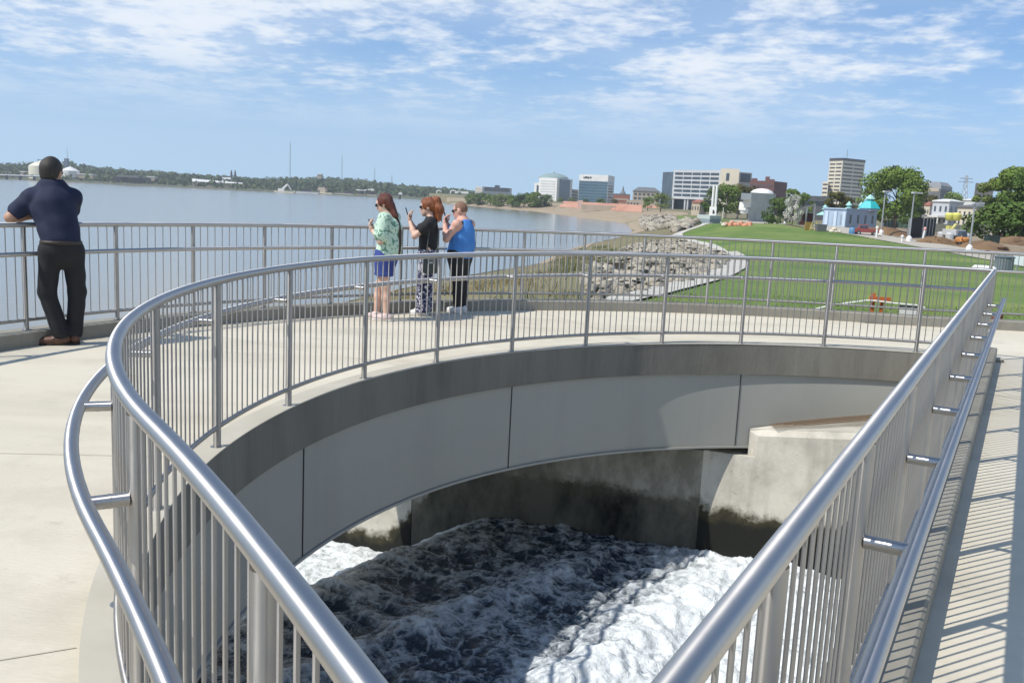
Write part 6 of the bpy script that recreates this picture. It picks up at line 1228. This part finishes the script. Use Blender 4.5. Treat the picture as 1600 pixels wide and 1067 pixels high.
# ------------------------------------------------------------------ riprap, weeds and small things on the bank
rock_m = material('riprap_stone', (.30, .265, .205), .95, var=(.16, .14, .105), scale=1.1, detail=8, var2=(.40, .365, .30), scale2=.35, bump=.4, bscale=6)
def rocks(name, label, poly_px, n, smin, smax, seed):
    poly = np.array([on_ground(x, y)[:2] for x, y in poly_px]); rg = np.random.default_rng(seed); lo, hi = poly.min(0), poly.max(0); P = []
    base = np.array([[-1, -1, -1], [1, -1, -1], [1, 1, -1], [-1, 1, -1], [-1, -1, 1], [1, -1, 1], [1, 1, 1], [-1, 1, 1], [0, 0, 1.35], [0, -1.35, 0], [1.35, 0, 0], [0, 1.35, 0], [-1.35, 0, 0]]) * .6
    tri = [(4, 5, 8), (5, 6, 8), (6, 7, 8), (7, 4, 8), (0, 1, 9), (1, 5, 9), (5, 4, 9), (4, 0, 9), (1, 2, 10), (2, 6, 10), (6, 5, 10), (5, 1, 10), (2, 3, 11), (3, 7, 11), (7, 6, 11), (6, 2, 11), (3, 0, 12), (0, 4, 12), (4, 7, 12), (7, 3, 12)]
    X = rg.uniform(lo[0], hi[0], n * 6); Y = rg.uniform(lo[1], hi[1], n * 6); k = inside(X, Y, poly); X, Y = X[k][:n], Y[k][:n]; Zg = height(X, Y); D = np.hypot(X, Y)
    s = rg.uniform(smin, smax, len(X)) * (.6 + .8 * rg.random(len(X)) ** 2); V = []; Fs = []
    for i in range(len(X)):
        a, b = rg.random(2) * 6.28; Rm = np.array(Matrix.Rotation(a, 3, 'Z') @ Matrix.Rotation(b, 3, 'X')); v = (base * (1 + .28 * rg.normal(size=base.shape))) * [1.25, .9, .75] @ Rm.T * s[i]; V.append(v + [X[i], Y[i], Zg[i] + s[i] * .22]); Fs.append(np.array(tri) + 13 * i)
    o = mesh_np(name, np.concatenate(V), np.concatenate(Fs), rock_m); return tag(o, label, 'rocks', kind='stuff')
rocks('riprap', 'broken grey riprap rocks covering the bank beside the lawn', [(932, 476), (915, 462), (912, 440), (918, 420), (940, 402), (978, 386), (1018, 377), (1058, 374), (1105, 388), (1134, 400), (1138, 410), (1108, 431), (1030, 453)], 6500, .08, .22, 3)
rocks('far_riprap', 'pale riprap rocks on the far bank at the head of the bay', [(1000, 340), (1048, 337), (1092, 351), (1058, 365), (1020, 361), (1002, 352)], 2600, .35, .8, 5)
straw = material('dry_straw', (.30, .24, .115), .9, var=(.20, .16, .07), scale=3); reed = material('green_weed', (.10, .13, .035), .85, var=(.07, .09, .025), scale=3)
def tufts(name, label, spots, mat, hmin, hmax, per, seed, spread=.35):
    rg = np.random.default_rng(seed); V = []; n = 0; Fs = []
    for x, y, zz, sc in spots:
        for k in range(per):
            a = rg.random() * 6.28; q = rg.random() ** .5 * spread * sc; p = np.array([x + math.cos(a) * q, y + math.sin(a) * q, zz]); h = rg.uniform(hmin, hmax) * sc; ln = np.array([rg.normal() * .25, rg.normal() * .25, 1]) * h; w = np.array([math.cos(a + 1.3), math.sin(a + 1.3), 0]) * .010 * sc * (1 + h)
            V += [p - w, p + w, p + ln * .6 + w * .6, p + ln * .6 - w * .6, p + ln * .6 - w * .6, p + ln * .6 + w * .6, p + ln * [1.5, 1.5, 1] + w * .1, p + ln * [1.5, 1.5, 1] - w * .1]; Fs += [(n, n + 1, n + 2, n + 3), (n + 4, n + 5, n + 6, n + 7)]; n += 8
    return tag(mesh_np(name, np.array(V), np.array(Fs), mat), label, 'weeds', kind='stuff')
rg = np.random.default_rng(12)
def spots(poly_px, n, sc):
    poly = np.array([on_ground(x, y)[:2] for x, y in poly_px]); lo, hi = poly.min(0), poly.max(0); X = rg.uniform(lo[0], hi[0], n * 8); Y = rg.uniform(lo[1], hi[1], n * 8); k = inside(X, Y, poly); X, Y = X[k][:n], Y[k][:n]; Zg = height(X, Y); return [(x, y, z, sc * (.6 + .8 * rg.random())) for x, y, z in zip(X, Y, Zg)]
tufts('dry_grass', 'dry straw coloured grass on the earth bank by the water', spots([(560, 468), (720, 445), (850, 425), (880, 400), (960, 392), (900, 425), (870, 470), (640, 474)], 500, 1.0), straw, .06, .26, 20, 4, .6)
tufts('bank_weeds', 'green brown weeds growing between the riprap and the water', spots([(872, 398), (950, 385), (985, 395), (960, 430), (880, 440), (860, 420)], 260, 1.0), reed, .10, .34, 26, 5, .5)
near = [(x, y, hz(x, y), 1.2) for x, y in [(-4.2 + .35 * k + rg.normal() * .2, 13.1 + .16 * k + rg.normal() * .5) for k in range(-2, 17)]]
tufts('kerb_weeds', 'tall thin weeds rising behind the outer kerb', near, reed, .15, .55, 16, 6, .5)
tufts('lawn_grass', 'short grass blades of the lawn nearest the outer kerb', [(x, y, z, 1) for x, y, z in [(q[0], q[1], hz(*q)) for q in np.stack([rg.uniform(1.5, 14, 1100), 13.9 + rg.random(1100) ** 1.6 * 9], 1)] if inside(np.array([x]), np.array([y]), lawn_poly)[0]], material('lawn_blades', (.10, .17, .025), .85, var=(.15, .19, .05), scale=2), .03, .09, 18, 9, .45)
# stakes, tape and sign on the lawn behind the kerb
s0 = np.array([*at(1362, 489, 16.6)[:2], 0]); s0[2] = hz(s0[0], s0[1]); st = empty('survey_stake', tuple(s0), 'orange wooden stake frame standing on the lawn behind the kerb', 'stake'); om = material('orange_stake', (.50, .13, .03), .8)
m = MB(); m.box((s0[0], s0[1], s0[2] + .38), (.055, .04, .84)); m.box((s0[0] + .16, s0[1] + .02, s0[2] + .33), (.045, .04, .70)); m.build('stake', om, st); m = MB(); m.box((s0[0] + .1, s0[1] - .035, s0[2] + .70), (.36, .03, .09)); m.build('crossbar', om, st)
pp = []
for px, py in ((1262, 486), (1290, 479), (1320, 474), (1354, 469.5), (1368, 470), (1400, 474), (1432, 477), (1446, 481)): p = at(px, py, 16.5); pp.append(p)
m = MB(); m.tube(pp, .014, 6); tag(m.build('drain_hose', material('white_hose', (.66, .66, .62), .6), None, True), 'white hose draped over the orange stake behind the kerb', 'hose')
p = at(1420, 489, 16.2); g_ = hz(p[0], p[1]); sn_ = empty('lawn_sign', (p[0], p[1], g_), 'small white sign board with a dark top edge low on the lawn', 'sign'); m = MB(); m.box((p[0], p[1], p[2]), (.29, .02, .20), -.2); m.build('board', white_p, sn_); m = MB(); m.box((p[0], p[1] - .002, p[2] + .105), (.31, .03, .03), -.2); m.build('top_edge', dark_p, sn_); m = MB(); m.cyl((p[0], p[1] + .03, g_ - .1), (p[0], p[1] + .03, p[2] + .1), .012, n=6); m.build('stake', dark_p, sn_)
p = at(1558, 495, 16.4); g_ = hz(p[0], p[1]); m = MB(); m.lathe((p[0], p[1], g_ - .02), [(.10, 0), (.11, .1), (.08, .2), (.085, p[2] - g_ + .06), (.03, p[2] - g_ + .1)], 10); tag(m.build('hydrant_cap', red, None, True), 'small red cap on the lawn seen past the handrail end', 'pipe cap')
g = gp(1567, 424.5); D = math.hypot(g[0], g[1]); tb = empty('litter_bin', tuple(g), 'grey slatted litter bin beside the path at the right', 'bin'); hgt = Z(1567, 399, D) - g[2]; rr_ = 12.5 / F_PX * D; bm_ = material('grey_bin_metal', (.17, .20, .22), .5, .3)
m = MB(); m.lathe(tuple(g), [(rr_ * .8, 0), (rr_ * .8, hgt * .86)], 20); m.build('liner', dark_p, tb, True); m = MB()
for k in range(22): a = 6.283 * k / 22; m.box((g[0] + math.cos(a) * rr_ * .93, g[1] + math.sin(a) * rr_ * .93, g[2] + hgt * .45), (.03, .075 * D / 36, hgt * .84), a)
m.build('slats', bm_, tb); m = MB(); m.lathe((g[0], g[1], g[2] + hgt * .87), [(rr_ * 1.05, 0), (rr_ * 1.08, hgt * .05), (rr_ * .8, hgt * .12), (rr_ * .4, hgt * .13)], 20); m.build('lid', bm_, tb, True)
g = gp(1588, 423); D = math.hypot(g[0], g[1]); bs = empty('notice_board', tuple(g), 'pale blue white notice board on a post right of the litter bin', 'sign'); m = MB(); z0, z1 = Z(1588, 414, D), Z(1588, 398.5, D); m.box((g[0], g[1], (z0 + z1) / 2), (14 / F_PX * D, .05, z1 - z0), -.4); m.build('board', material('pale_board', (.62, .67, .70), .5), bs); m = MB(); m.cyl((g[0], g[1] + .05, g[2] - .1), (g[0], g[1] + .05, z1), .04, n=8); m.build('post', steel_pt, bs)
a_, b_ = gp(1528, 420.5), gp(1553, 424); m = MB(); t_ = unit((b_ - a_)[:2]); m.box((*((a_ + b_) / 2)[:2], (a_[2] + b_[2]) / 2 + .1), (np.linalg.norm(b_ - a_), .8, .22), math.atan2(t_[1], t_[0]), taper=.75); tag(m.build('fabric_roll', white_p), 'roll of white fabric lying on the lawn left of the litter bin', 'roll')

# ------------------------------------------------------------------ air
hz_m = bpy.data.materials.new('haze_air'); hz_m.use_nodes = True; N, L = hz_m.node_tree.nodes, hz_m.node_tree.links
N.remove(N['Principled BSDF']); pv = N.new('ShaderNodeVolumePrincipled'); pv.inputs['Color'].default_value = (.86, .93, 1.0, 1); pv.inputs['Density'].default_value = HAZE_DENSITY; pv.inputs['Anisotropy'].default_value = 0.1
L.new(pv.outputs[0], N['Material Output'].inputs['Volume'])
if HAZE_DENSITY > 0:
    m = MB(); m.box((-100, 1240, 60), (5400, 2860, 150)); tag(m.build('haze', hz_m), kind='stuff')
